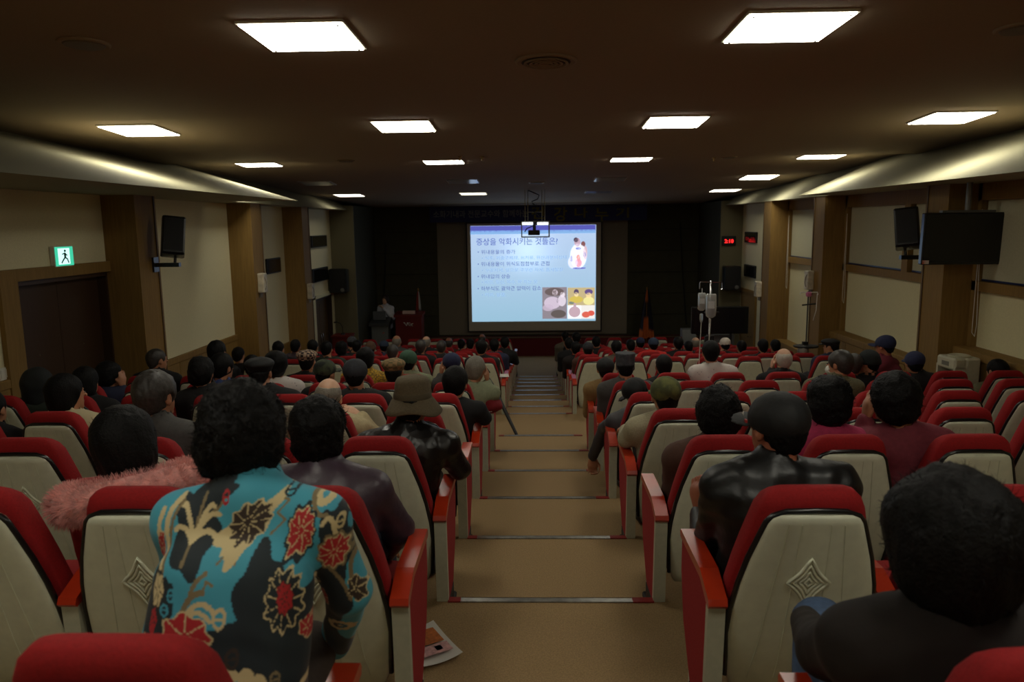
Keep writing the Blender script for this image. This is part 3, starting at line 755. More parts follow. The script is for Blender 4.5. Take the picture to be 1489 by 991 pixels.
# voronoi dots: small cells dark, the rest white
for nm_ in ('cloth_dotted_white',):
    for n_ in MATS[nm_].node_tree.nodes:
        if n_.type == 'VALTORGB': n_.color_ramp.elements[0].color, n_.color_ramp.elements[1].color = tuple(n_.color_ramp.elements[1].color), tuple(n_.color_ramp.elements[0].color); n_.color_ramp.elements[0].position = .1; n_.color_ramp.elements[1].position = .16
HM = dict(black=jacket('hat_black', (15, 17, 19), rough=.7), bgreen=jacket('hat_blackgreen', (18, 24, 24)), navy=jacket('hat_navy', (34, 40, 72)), olive=jacket('hat_olive', (96, 98, 50), col2=(70, 74, 40), scale=14), felt=jacket('hat_felt', (92, 80, 58), bump=.5, scale=90),
 plaid=jacket('hat_plaid', (178, 150, 126), kind='checker', scale=34, col2=(46, 34, 34)), tanpl=jacket('hat_tan_plaid', (150, 120, 80), kind='checker', scale=26, col2=(104, 92, 58)), camo=jacket('hat_camouflage', (64, 72, 50), scale=18, col2=(30, 34, 30)), green=jacket('hat_green', (52, 84, 64)), brown=jacket('hat_brown', (88, 64, 48)), white=jacket('hat_white', (212, 204, 192)),
 grey=jacket('hat_grey', (58, 60, 66), col2=(74, 76, 80), scale=30), blue=jacket('hat_blue', (44, 58, 80)), dgrey=jacket('hat_dark_grey', (42, 44, 50)))
MARKP = []; TAKEN = set()
def free_col(side, row, x):
    n = 8 if (row < 8 and side > 0) else 7
    c = min((c for c in range(1, n+1) if (side, row, c) not in TAKEN), key=lambda c: abs(seatx(side, c)-x)); TAKEN.add((side, row, c)); return c
def subdiv(V, Q):
    e = np.concatenate([Q[:, [0, 1]], Q[:, [1, 2]], Q[:, [2, 3]], Q[:, [3, 0]]]); e.sort(1); u, inv = np.unique(e, axis=0, return_inverse=True); n = len(V); m = len(Q); inv = inv.ravel()
    V2 = np.concatenate([V, (V[u[:, 0]]+V[u[:, 1]])/2, V[Q].mean(1)]); E = inv.reshape(4, m).T+n; c = n+len(u)+np.arange(m)
    Q2 = np.concatenate([np.stack([Q[:, k], E[:, k], c, E[:, (k+3) % 4]], 1) for k in range(4)]); return V2, Q2
def person(px, py, row, side, col, look, top, label, hair='short', hm='b', hs=1., hat=None, hatm=None, hats=1., dz=0, yaw=0, pitch=.03, roll=0, arms=('lap', 'lap'), g=None, group=None, wide=1., over={}, sk=0, sw=.19, nudge=0, **k):
    yt = ROW[row]; z = yt+.36+dz; H = at(px, py, z); col = free_col(side, row, H[0])
    o = thing('person', label, 'person', (seatx(side, col), yt+.23, level(yt+.23)), 0, group)
    J, _ = seated(side, col, row, H, yaw, pitch, roll, arms[0], arms[1], sw=sw, over=over)
    if nudge:
        v_ = np.array([nudge, 0, .028]); J['N'] = J['N']+v_; J['P'] = J['P']+v_*np.array([1, 0, 0]); J['S'] = [s_+v_ for s_ in J['S']]; J['E'][0] = J['E'][0]+v_
    if top_name: J['top'] = top_name.get(top, 'jacket')
    fz = level(yt+.23); MARKP.append((round(H[2]-fz, 2), px, py, row, round(H[0]-seatx(side, col), 2), col, o.name))
    g = g or (.014 if row <= 2 else .017 if row <= 3 else .021 if row <= 5 else .026 if row <= 7 else .032)
    seed = len(MARKP)
    return o, figure(o, J, g, (JM[top], TROU[seed % 3], skins[sk]), hair, hm, hs, hat, HM.get(hatm), hats, seed, lod=0 if row <= 4 else 1, wide=wide, **k), J
top_name = dict(gown='gown', white='coat', stripe='knit_top', oat='pullover', maroon='sweater')
# printed blouse : flowers painted on the cloth in metres across the back
def blouse_colors(X0, Z0):
    U = lambda px, py: ((px-370)/675.0, (850-py)/675.0)
    def fn(V):
        u = V[:, 0]-X0; v = V[:, 2]-Z0
        back = V[:, 1] < .30
        Cc = np.zeros((len(V), 4), np.float32); Cc[:, 3] = 1
        def setc(m_, c): Cc[m_, :3] = lin(c)
        teal, navy, creamc, redc, brown, olive = (66, 158, 180), (20, 34, 40), (206, 188, 140), (176, 30, 36), (52, 38, 28), (128, 112, 78)
        setc(np.ones(len(V), bool), teal)
        P3 = np.stack([u, 0*u, v], 1); n1 = noise(P3, 16, 1); nw = noise(P3, 60, 2)*.004
        setc(n1 > .42, navy); setc((n1 > .36) & (n1 < .42) & (noise(P3, 30, 5) > 0), olive)
        def E(px, py, rx, ry, ang=0):
            a, b = U(px, py); x = u-a+nw; y = v-b; c, s = math.cos(ang), math.sin(ang); X = (x*c+y*s)/(rx/675); Y = (-x*s+y*c)/(ry/675); return X, Y, np.hypot(X, Y), np.arctan2(Y, X)
        for e in ((285, 772, 34, 50, .2), (395, 850, 32, 62, 0), (372, 905, 110, 32, .1), (455, 900, 40, 60, 0), (245, 880, 26, 60, 0), (300, 730, 50, 14, .5), (480, 810, 20, 60, 0), (350, 985, 60, 20, 0), (262, 850, 14, 26, 0), (425, 930, 20, 22, 0)):
            X, Y, r, t = E(*e); setc(r < 1+.14*np.sin(5*t+e[0]), navy)
        def stroke(pts, wd, col):
            q = [U(*p) for p in pts]; dmin = np.full(len(u), 9.)
            for (a, b), (c, d) in zip(q[:-1], q[1:]):
                L2 = (c-a)**2+(d-b)**2+1e-12; t = np.clip(((u-a)*(c-a)+(v-b)*(d-b))/L2, 0, 1); dmin = np.minimum(dmin, np.hypot(u-a-t*(c-a), v-b-t*(d-b)))
            setc(dmin < wd/675, col)
        def curve(a, b, c, n=8): return [tuple(np.array(a)*(1-t)**2+2*np.array(b)*t*(1-t)+np.array(c)*t*t) for t in np.linspace(0, 1, n)]
        stem = (282, 808)
        stroke(curve(stem, (284, 760), (292, 728)), 2.5, olive)
        for tip, mid in (((258, 744), (266, 738)), ((310, 742), (300, 732)), ((252, 776), (262, 762)), ((316, 780), (300, 768)), ((320, 752), (300, 745))): stroke(curve((283, 785), mid, tip), 3.6, creamc)
        stroke(curve((245, 815), (222, 760), (252, 736)), 4, creamc); stroke(curve((252, 818), (232, 770), (256, 740)), 2.5, olive); stroke(curve((226, 800), (216, 780), (226, 752)), 3.5, creamc)
        stroke(curve((288, 870), (300, 835), (318, 838)), 4, olive); stroke(curve((300, 862), (318, 840), (336, 862)), 3.4, creamc); stroke(curve((300, 872), (312, 852), (332, 872)), 3, creamc)
        stroke(curve((300, 850), (300, 826), (320, 815)), 3, olive)
        stroke(curve((452, 730), (455, 758), (478, 740)), 4, creamc); stroke(curve((446, 726), (452, 765), (470, 762)), 3, olive); stroke(curve((465, 775), (478, 752), (482, 790)), 3, creamc)
        stroke(curve((500, 880), (490, 840), (512, 820)), 3, olive); stroke(curve((470, 850), (486, 870), (496, 905)), 3, olive); stroke(curve((296, 930), (308, 905), (300, 880)), 3, olive); stroke(curve((310, 950), (322, 920), (342, 944)), 3.5, olive)
        for zg in ([(332, 806), (340, 796), (350, 800), (358, 806), (356, 794)], [(400, 732), (416, 738), (402, 752), (414, 762), (396, 778)], [(318, 840), (322, 824), (332, 830)]): stroke(zg, 1.6, olive)
        # star behind the brown flower
        X, Y, r, t = E(364, 768, 62, 30, .75); setc(r < .72+.32*np.cos(4*t)*np.cos(t*1.5), creamc)
        def flower(px, py, rx, ry, ang, n, dark, line, rim=None):
            X, Y, r, t = E(px, py, rx, ry, ang); edge = 1+.10*np.cos(n*t)
            if rim: setc(r < edge*1.16, rim)
            setc(r < edge, dark); ph = np.abs(np.sin(n*t/2+.5*r)); setc((r < edge*.97) & (ph < .13/(np.maximum(r, .15))*.9) & (r > .15), line); setc((r < edge) & (r > edge*.92), line)
        flower(364, 762, 35, 24, .65, 10, brown, creamc); flower(437, 779, 17, 30, -.1, 9, redc, creamc, navy); flower(478, 821, 18, 27, -.2, 9, redc, creamc, olive)
        flower(427, 855, 21, 40, .1, 11, navy, creamc); flower(428, 852, 10, 22, .1, 8, redc, brown); flower(297, 892, 38, 28, -.1, 7, redc, creamc); flower(225, 806, 8, 27, 0, 7, redc, creamc); flower(452, 905, 8, 16, .2, 6, redc, creamc)
        flower(248, 842, 9, 22, 0, 6, creamc, brown); flower(505, 890, 12, 22, .4, 6, brown, creamc); flower(246, 880, 6, 18, 0, 5, redc, navy)
        for cx_, cy_, R_ in ((376, 960, 46), (462, 980, 24), (235, 912, 20)):
            for k in range(10):
                a_ = k*.63; X, Y, r, t = E(cx_+R_*.72*math.cos(a_), cy_+R_*.5*math.sin(a_), R_*.24, R_*.2); setc(r < 1, creamc)
            X, Y, r, t = E(cx_, cy_, R_*.5, R_*.34); setc((r < 1) & (np.sin(9*t) > -.1), brown); setc(r < .3, creamc)
        for cx_, cy_, a_, b_, c_ in ((271, 844, 7, 9, teal), (262, 863, 7, 8, teal), (345, 870, 10, 14, creamc), (415, 728, 9, 7, navy), (327, 728, 6, 11, redc), (366, 918, 8, 13, brown), (424, 948, 7, 10, olive), (487, 775, 6, 11, creamc)):
            X, Y, r, t = E(cx_, cy_, a_, b_); setc((r > .62) & (r < 1), c_); setc((np.abs(Y) < .12) & (r < .62), c_)
        return Cc
    return fn
JM['floral'] = M('floral_cotton', (255, 255, 255), .75, var=0, bump=.1, scale=80, attr='Col', sheen=.1)

A_ = at
# ---- window side block
o, _, J = person(1374, 786, 1, 1, 1, None, 'dbrown', 'person with thick black bouffant hair and dark brown coat in the rear row, window side', hair='bouffant', hs=1.1, dz=.02, g=.012, wide=1.05, wisps=2500, arms=('lap', 'lap'), over={'E0': A_(1200, 945, 1.62), 'W0': A_(1172, 905, 1.95), 'K0': A_(1190, 905, 2.02)})
jeans = M('blue_jeans', (70, 92, 124), .85, .15, 60, .3)
for ch in o.children:
    if ch.name.startswith('trousers'): ch.data.materials[0] = jeans
o, _, J = person(1128, 622, 2, 1, 1, None, 'leather', 'man in black leather jacket and black peaked cap with small emblem, beside the aisle', hat='cap', hatm='black', hats=1.02, hm='b', g=.012, yaw=.42, dz=.03, wide=1.16, arms=('arm', 'arm'), fold=.013, sk=2, over={'E0': A_(1030, 800, 2.72), 'W0': A_(1018, 748, 2.95), 'hd0': np.array([-.1, .3, 1.]), 'palm0': np.array([1., .3, 0]), 'hk0': 'curl'})
p = J['H']-np.array(o.location); fr_ = J['fr']; cp = [c for c in o.children if c.name.startswith('cap')][0]
q = p+fr_@np.array([-.092, .055, .052]); lg = MB().tube([q+np.array([-.004, .0, 0])+.007*(math.cos(a)*np.array([.3, .9, 0])+math.sin(a)*np.array([0, 0, 1])) for a in np.linspace(0, 6, 12)], .0012, 5, True).tube([q+np.array([-.006, -.008, 0]), q+np.array([-.006, .008, 0])], .0012, 5)
lg.obj('cap_emblem', white, cp); MB().box(*[v for i in range(3) for v in ((q-[0, .02, .022])[i]-(.003, .010, .005)[i], (q-[0, .02, .022])[i]+(.003, .010, .005)[i])]).obj('red_patch', M('red_patch', (150, 24, 24), .7), cp)
person(1044, 603, 3, 1, 1, None, 'brown', 'person with frizzy black hair and brown jacket, black scarf, in an aisle seat', hair='perm', hs=1.03, wisps=3000, g=.014, arms=('lap', 'lap'), roll=.05)
person(1203, 586, 3, 1, 2, None, 'magenta', 'person with curly black hair in a magenta jacket, leaning toward the aisle', hair='perm', hs=.98, wisps=2200, g=.015)
person(1297, 583, 3, 1, 3, None, 'maroon', 'person with round black perm in a dusty maroon sweater, hand on cheek', hair='perm', hs=1.02, wisps=2200, g=.015, arms=('cheek', 'lap'), roll=-.05, yaw=.15, lean=None) if False else person(1297, 583, 3, 1, 3, None, 'maroon', 'person with round black perm in a dusty maroon sweater, hand on cheek', hair='perm', hs=1.02, wisps=2200, g=.015, arms=('cheek', 'lap'), roll=-.05, yaw=.15)
person(967, 576, 4, 1, 1, None, 'oat', 'person in olive green peaked cap and oatmeal pullover, arm over the aisle armrest', hat='cap', hatm='olive', g=.016, arms=('arm', 'lap'), yaw=.1)
person(924, 573, 5, 1, 1, None, 'puff', 'person in black cap and grey puffer jacket leaning out into the aisle', hat='cap', hatm='black', roll=.35, yaw=.5, pitch=.4, arms=('lap', 'lap'), dz=.1, over={'E0': A_(880, 622, 5.95), 'W0': A_(862, 662, 6.1), 'hd0': np.array([0, .1, -1.]), 'hk0': 'curl'})
person(909, 533, 6, 1, 1, None, 'grey', 'person in tall grey knit cap and grey jacket, second row behind the cross aisle', hat='knit', hatm='grey', hats=.86)
person(880, 537, 7, 1, 1, None, 'tan', 'person in black cap and tan brown jacket at the aisle, just behind the cross aisle', hat='cap', hatm='black')
person(965, 533, 7, 1, 2, None, 'black', 'dark short haired person low in the seat beside the tan brown jacket', hs=1.02)
person(1033, 513, 7, 1, 3, None, 'gown', 'black haired patient in dotted white gown by the tall drip stand', hs=1.05, arms=('lap', 'lap'))
person(1139, 523, 7, 1, 4, None, 'black', 'bald man with white side hair in black jacket, hand on cheek', hair='bald', hm='w', sk=1, arms=('cheek', 'lap'))
o, _, J = person(1220, 530, 6, 1, 4, None, 'green', 'man with grey black hair, white face mask and olive green parka', hm='d', yaw=.75, hs=1.08, wide=1.12, over={'top': 'parka'})
pq = J['H']-np.array(o.location); mk_ = surf(lambda q: np.maximum(ell(q, (0, .062, -.055), (.055, .062, .052)), -ell(q, (0, .05, -.055), (.052, .06, .05))), (-.08, -.02, -.13), (.08, .16, .02), .006); fill('face_mask', mk_[0]@J['fr'].T+pq, mk_[1], white, o)
person(1262, 528, 7, 1, 6, None, 'black', 'man in black knitted cap and glasses turning to his neighbour', hat='beanie', hatm='bgreen', yaw=.8, arms=('lap', 'lap'))
person(1242, 531, 7, 1, 5, None, 'blk2', 'grey haired man in glasses half hidden behind the black knitted cap', hm='d', dz=.0, yaw=-.4)
person(1329, 528, 7, 1, 7, None, 'blk2', 'man in dark navy cap and wide black jacket beside the oak column', hat='cap', hatm='navy', yaw=-.1, wide=1.1)
person(1449, 540, 7, 1, 8, None, 'green', 'short black haired man in olive vest by the window ledge near the water dispenser', yaw=.25, hs=1.05)
person(1208, 504, 10, 1, 7, None, 'navy', 'man in flat black cap and glasses facing sideways, first row past the cross aisle', hat='flat', hatm='black', yaw=.9, dz=.1)
person(1167, 514, 11, 1, 7, None, 'blk2', 'low grey haired head below the short drip stand', hm='g')
person(1109, 504, 11, 1, 6, None, 'black', 'black haired person in dark jacket one seat from the wall side column', hs=1.)
person(1127, 504, 12, 1, 7, None, 'brown', 'black haired person at the wall end, third row past the cross aisle', hs=1.)
person(1054, 501, 12, 1, 5, None, 'blk2', 'person wearing a white peaked cap among dark heads, window side', hat='cap', hatm='white', hats=.95)
person(1078, 505, 12, 1, 6, None, 'black', 'black haired person beside the white peaked cap', hs=.95)
person(1011, 499, 14, 1, 5, None, 'grey', 'bald headed man near the foot of the tall drip stand', hair='bald', hm='g', sk=1)
person(1001, 505, 13, 1, 4, None, 'black', 'person with close black hair directly behind the bald man', hs=.95)
person(986, 500, 12, 1, 4, None, 'black', 'black haired person in black coat beside the red hooded jacket', hs=1.)
person(950, 501, 12, 1, 3, None, 'red', 'person in dark blue cap and bright red hooded jacket', hat='cap', hatm='blue', hats=.95, wide=1.15, hoodm=True)
person(931, 499, 14, 1, 3, None, 'black', 'person in dark cap two rows before the red hooded jacket', hat='cap', hatm='navy', hats=.9)
person(917, 503, 13, 1, 2, None, 'black', 'black haired person in front of the seat with the tall grey knit cap', hs=1.)
person(896, 506, 11, 1, 2, None, 'coll', 'dark haired person with pale pink collar, second seat from aisle, window side', hs=1.)
person(855, 508, 11, 1, 1, None, 'brown', 'person in dark cap and brown jacket at the aisle, second row past the cross aisle', hat='cap', hatm='dgrey', hats=.92)
person(837, 507, 12, 1, 1, None, 'dbrown', 'black haired person in dark brown jacket, window side aisle seat, third row past cross aisle', hs=1.)
person(827, 500, 13, 1, 1, None, 'black', 'black haired person in black jacket, aisle seat, window side, sixth row from the stage', hs=.95)
person(838, 492, 14, 1, 1, None, 'black', 'small dark head in window side aisle seat, fifth row from the stage')
person(822, 490, 15, 1, 1, None, 'coll', 'small dark head above grey brown jacket by the aisle, fourth row from the stage', hs=.9)
person(867, 498, 14, 1, 2, None, 'blk2', 'small dark head one seat in from the aisle, fifth row from the stage')
# ---- door side block
LX = A_(364, 854, 1.50)
o = None
fx = seatx(-1, 1)
top_name['floral'] = 'blouse'
row1f = ROW[1]+.23
o, _, J = person(358, 636, 1, -1, 1, None, 'floral', 'woman with wavy black hair in a teal, navy and red floral blouse', hair='perm', hs=.93, g=.0064, dz=.25, wide=.92, sw=.16, wisps=5500, fold=.004, nudge=.035, arms=('lap', 'lap'), over={'E1': A_(508, 858, 1.66), 'W1': A_(488, 935, 1.92)}, cols_fn=blouse_colors(LX[0]-fx, LX[2]-level(row1f)), sk=1)
person(465, 628, 2, -1, 1, None, 'purple', 'woman with black perm in a purple grey leather jacket, arm on the aisle armrest', hair='perm', hs=.95, g=.013, wisps=2200, dz=.1, arms=('lap', 'arm'), over={'E1': A_(580, 768, 2.72), 'W1': A_(556, 812, 2.95)})
o, _, J = person(188, 645, 2, -1, 2, None, 'pink', 'woman with short black hair in a rose quilted coat with fluffy pink fur collar', hair='bob', hs=1.1, g=.013, dz=.08, roll=.25, wide=1.15, wisps=800)
Np = J['N']-np.array(o.location)
rr = np.random.default_rng(5); Vf = []; Ff = []; n_ = 0
loop = [Np+np.array([.02+.195*math.cos(a)*(1 if math.cos(a) > 0 else 1.2), -.07+.11*math.sin(a), .015+.045*math.cos(a)-.02*math.sin(a)]) for a in np.linspace(0, 2*math.pi, 26)[:-1]]
fm_ = MB().tube(loop, .06, 14, True)
fc = fm_.obj('fur_collar', M('pink_fur', (224, 158, 150), .9, .3, 30, .4, sheen=.4), o, smooth=True)
for i in range(9000):
    a = rr.uniform(0, 25); i0 = int(a) % 25; t = a-int(a); c = loop[i0]*(1-t)+loop[(i0+1) % 25]*t; tg = loop[(i0+1) % 25]-loop[i0]; tg /= np.linalg.norm(tg)
    d = rr.normal(size=3); d -= (d@tg)*tg; d /= np.linalg.norm(d); p = c+d*.058; dr = d+tg*rr.normal()*.5+np.array([0, 0, .15]); dr /= np.linalg.norm(dr); l = rr.uniform(.02, .042); s_ = np.cross(dr, tg); s_ /= np.linalg.norm(s_)+1e-9
    m2 = p+dr*l*.6; tip = m2+(dr+np.array([0, 0, -.5]))*l*.35; b0 = len(Vf); Vf += [p-s_*.0012, p+s_*.0012, m2+s_*.0009, m2-s_*.0009, tip]; Ff += [(b0, b0+1, b0+2, b0+3), (b0+3, b0+2, b0+4)]
tag(link('fur_strands', mesh_from('fur_strands', Vf, Ff, M('pink_fur')if False else MATS['pink_fur']), fc), kind='stuff')
person(601, 585, 3, -1, 1, None, 'quilt', 'person in brown felt bucket hat and black quilted jacket', hat='bucket', hatm='felt', g=.013, dz=.05, arms=('lap', 'arm'), yaw=-.15)
person(228, 577, 3, -1, 3, None, 'grey', 'grey haired old man with thinning crown and charcoal coat', hm='d', hs=1.1, g=.015, yaw=-.3, dz=.05)
person(98, 573, 4, -1, 5, None, 'stripe', 'person with black bob and striped cream top', hair='bob', hs=1., yaw=-.6)
person(-12, 596, 4, -1, 6, None, 'black', 'person in black jacket beside the wall, outermost of the fourth row from the rear', hs=1.)
person(57, 560, 5, -1, 7, None, 'dgreen', 'person in dark hood and dark green coat before the double door', hat='hood', hatm='bgreen', hs=1.05)
person(126, 556, 5, -1, 6, None, 'black', 'black haired person with a hair band, behind the woman in the striped top'.replace('behind', 'just past'), hair='bob', hs=.95)
person(161, 546, 6, -1, 6, None, 'navy', 'black haired person resting cheek on hand, door side', hair='perm', hs=.95, arms=('lap', 'cheek'), yaw=-.5)
person(229, 524, 7, -1, 7, None, 'black', 'man with balding crown and black jacket sitting tall below the wall speaker', hm='d', hair='short', yaw=-.6, wide=1.1)
person(294, 542, 5, -1, 6, None, 'black', 'person with curly black hair low beside the blue jacket', hair='perm', hs=.9)
person(324, 535, 6, -1, 5, None, 'blue', 'black haired person in a blue jacket', hs=1.15, yaw=-.4)
person(316, 513, 7, -1, 7, None, 'black', 'dark haired person sitting tall directly beyond the blue jacket', hs=1.1)
person(347, 517, 10, -1, 6, None, 'blk2', 'dark haired person one in from the wall, first row past the cross aisle, door side', hs=1.05)
person(379, 543, 5, -1, 4, None, 'black', 'person in black beret with the dotted white shirt beyond', hat='beret', hatm='black')
person(367, 532, 7, -1, 5, None, 'blk2', 'small dark head just past the black beret', hs=.95)
person(403, 531, 6, -1, 4, None, 'gown', 'person with curly black hair in a dotted white shirt', hair='perm', hs=.98)
person(447, 526, 7, -1, 4, None, 'black', 'person in a black and cream plaid beret', hat='beret', hatm='plaid')
person(474, 542, 6, -1, 3, None, 'blk2', 'person in camouflage cap', hat='cap', hatm='camo', yaw=-.4)
person(517, 545, 5, -1, 2, None, 'blk2', 'man in a charcoal grey cap and dark scarf', hat='cap', hatm='dgrey', yaw=.1)
person(478, 577, 4, -1, 2, None, 'beige', 'bald man in a beige jacket with hand raised to his shoulder', hair='bald', hm='g', sk=1, roll=-.1, g=.016, arms=('lap', 'lap'), over={'E1': A_(545, 632, 4.75), 'W1': A_(527, 607, 4.70), 'hd1': np.array([-1., .1, .5]), 'palm1': np.array([0, .3, -1.])})
person(405, 508, 10, -1, 5, None, 'black', 'dark haired person in front of the oak column nearest the stage'.replace('nearest the stage', 'of the door side'), hs=1.)
person(430, 504, 11, -1, 6, None, 'purple', 'dark haired person with purple and white collar', hs=.95)
person(455, 505, 11, -1, 5, None, 'black', 'dark haired person next to the purple collar', hs=1.)
person(475, 508, 10, -1, 4, None, 'dgreen', 'dark haired person with wide dark green shoulders, past the cross aisle', hs=1., wide=1.1)
person(497, 507, 11, -1, 4, None, 'black', 'person with curly black hair beside the dark green shoulders', hair='perm', hs=.9)
person(539, 507, 12, -1, 5, None, 'coll', 'person in a brown knitted beanie', hat='beanie', hatm='brown', hats=.95)
person(532, 522, 7, -1, 3, None, 'yellow', 'black haired person in a yellow patterned top', hair='perm', hs=.9)
person(551, 527, 7, -1, 2, None, 'hot', 'person in a hot pink top half hidden by the yellow patterned one', hs=.9, dz=.1) if False else None
person(573, 541, 6, -1, 2, None, 'green', 'person in a tan plaid beret', hat='beret', hatm='tanpl')
person(594, 526, 7, -1, 2, None, 'pale', 'person in a green peaked cap', hat='cap', hatm='green')
person(571, 513, 10, -1, 3, None, 'hot', 'person with thinning black hair in a hot pink top', hm='d', hs=1.)
person(656, 530, 7, -1, 1, None, 'grey', 'person in navy cap with hand raised to the face', hat='cap', hatm='navy', arms=('cheek', 'lap'), yaw=.5)
person(692, 538, 6, -1, 1, None, 'pale', 'grey haired man in pale green jacket leaning into the aisle with raised hand', hm='g', hs=1.05, dz=.05, arms=('lap', 'cheek'), roll=-.05, yaw=-.3)
person(663, 558, 5, -1, 1, None, 'black', 'black haired man in black jacket leaning toward the aisle', hs=1.15, yaw=-.2, arms=('lap', 'arm'))
person(604, 546, 5, -1, 2, None, 'grey', 'greying head seen just past the brown bucket hat', hm='g', dz=.2) if False else None
person(559, 504, 13, -1, 4, None, 'navy', 'person in a dark blue cap, sixth row from the stage, door side', hat='cap', hatm='blue', hats=.9)
person(519, 504, 12, -1, 6, None, 'black', 'dark haired person beside the brown beanie', hs=.95)
person(512, 498, 13, -1, 6, None, 'blk2', 'person in a small grey cap near the front door', hat='cap', hatm='grey', hats=.9)
person(577, 497, 13, -1, 3, None, 'grey', 'bald man before the red lectern', hair='bald', hm='g')
person(612, 505, 11, -1, 3, None, 'black', 'man with thinning black hair in black jacket, second row past the cross aisle', hm='d', hs=1.)
person(620, 498, 13, -1, 2, None, 'blk2', 'grey haired balding man, sixth row from the stage', hair='bald', hm='g', sk=1)
person(642, 505, 12, -1, 2, None, 'blk2', 'man with greying black hair in dark jacket, third row past the cross aisle', hm='d')
person(653, 499, 15, -1, 3, None, 'brown', 'small bald orange lit head, fourth row from the stage'.replace('orange lit', 'ruddy'), hair='bald', hm='d', sk=2)
person(671, 501, 15, -1, 2, None, 'black', 'dark haired person beside the small ruddy bald head, fourth row from the stage', hs=.95)
person(684, 501, 14, -1, 1, None, 'black', 'dark haired person, aisle seat, fifth row from the stage, door side', hs=.95)
person(700, 506, 10, -1, 1, None, 'blk2', 'dark haired person in the aisle seat just past the cross aisle, door side', hs=1.0)
person(719, 503, 12, -1, 1, None, 'navy', 'dark haired person in navy, aisle seat, third row past the cross aisle, door side', hs=1.0)
person(734, 499, 13, -1, 1, None, 'black', 'dark haired person leaning into the aisle, sixth row from the stage, door side', hs=1.0, arms=('lap', 'arm'))
person(701, 493, 17, -1, 1, None, 'brown', 'small bald head in the second row from the stage', hair='bald', hm='d', sk=2)
# ---- man at the window wall in the cross aisle, and the speaker at the lectern
Hc = at(1286, 503, 9.05); o = thing('person', 'man in dark navy peaked cap and wine red jacket seated high in the cross aisle', 'person', (Hc[0], 8.95, level(9.0)))
fzc = level(9.0); bx, by = Hc[0], 8.98
def stand_joints(H, bx, by, fz, face, seat=None):
    fr = head_frame(*face); N = H-np.array([0, 0, .165])-fr[:, 1]*np.array([.02, .02, 0]); r = fr[:, 0]*np.array([1, 1, 0]); f = fr[:, 1]*np.array([1, 1, 0])
    S = [N+s*r*.18-np.array([0, 0, .065]) for s in (-1, 1)]; E = [S[i]+s*r*.05+f*.05-np.array([0, 0, .27]) for i, s in enumerate((-1, 1))]
    W_ = [E[i]-s*r*.06+f*.20+np.array([0, 0, .03]) for i, s in enumerate((-1, 1))]
    ph = seat or .92
    P_ = np.array([bx, by, fz+ph]);
    if seat: K = [P_+s*r*.1+f*.42 for s in (-1, 1)]; A = [k*np.array([1, 1, 0])+f*.0+np.array([0, 0, fz+.09]) for k in K]
    else: K = [P_+s*r*.09-np.array([0, 0, .43]) for s in (-1, 1)]; A = [P_*np.array([1, 1, 0])+s*r*.10+np.array([0, 0, fz+.09]) for s in (-1, 1)]
    return dict(H=H, N=N, S=S, E=E, W=W_, P=P_, K=K, A=A, fr=fr, hk=['flat', 'flat'], palm=[np.array([0, 0, -1.])]*2, hd=[None, None], top='jacket')
figure(o, stand_joints(Hc, bx, by, fzc, (.7, .05), .62), .022, (JM['wine'], TROU[0], skins[2]), 'short', 'b', 1., 'cap', HM['navy'], 1.05, 5)
Hs = at(560, 436, 20.75); o = thing('person', 'dark haired speaker in white coat standing behind the grey lectern', 'person', (Hs[0], 20.75, FRONT))
Js = stand_joints(Hs, Hs[0], 20.75, FRONT-.004, (math.pi-.3, .1)); Js['top'] = 'coat'
Js['W'][0] = Hs+Js['fr']@np.array([-.04, .20, -.20]); Js['hk'][0] = 'curl'
figure(o, Js, .026, (JM['white'], TROU[0], skins[1]), 'bob', 'n', 1., None, None, 1, 9)

for c_, l_ in ((c_, c_['label']) for c_ in C.objects if c_.name.startswith('person')):
    if len(l_.split()) > 15: print('LONG', c_.name, l_)
print('people', len(MARKP), time.time()-T0)
for q in MARKP:
    if not (.98 <= q[0] <= 1.3) or abs(q[4]) > .3: print('check', q)


# ------------------------------------------------------------------ writing
def text_mesh(s, width=None, height=None, align='LEFT', mat=None, ext=.0, bold=0.0):
    cu = bpy.data.curves.new('t', 'FONT'); cu.body = s; cu.size = 1; cu.extrude = ext; cu.resolution_u = 2; cu.offset = bold
    o = bpy.data.objects.new('t', cu); C.objects.link(o); dg = bpy.context.evaluated_depsgraph_get(); me = bpy.data.meshes.new_from_object(o.evaluated_get(dg)); bpy.data.objects.remove(o)
    n = len(me.vertices); co = np.zeros(n*3, np.float32); me.vertices.foreach_get('co', co); co = co.reshape(-1, 3)
    if n:
        a, b = co.min(0), co.max(0); sx = (width/(b[0]-a[0])) if width else None; sy = (height/(b[1]-a[1])) if height else sx; sx = sx or sy
        co[:, 0] = (co[:, 0]-a[0])*sx; co[:, 1] = (co[:, 1]-(a[1]+b[1])/2)*sy
        if align == 'CENTER': co[:, 0] -= (b[0]-a[0])*sx/2
        me.vertices.foreach_set('co', co.ravel())
    me.materials.clear(); me.materials.append(mat); me.update(); return me
def text(s, name, parent, loc, rot, mat, **k): return link(name, text_mesh(s, mat=mat, **k), parent, loc, rot)
FACE = (math.pi/2, 0, 0)          # writing that faces the audience (toward -y)
def emis(name, c, e=1.0):
    m = bpy.data.materials.new(name); m.use_nodes = True; nt = m.node_tree; b = nt.nodes['Principled BSDF']; b.inputs['Base Color'].default_value = (*[x*.2 for x in lin(c)], 1); b.inputs['Emission Color'].default_value = (*lin(c), 1); b.inputs['Emission Strength'].default_value = e; b.inputs['Roughness'].default_value = .9; return m
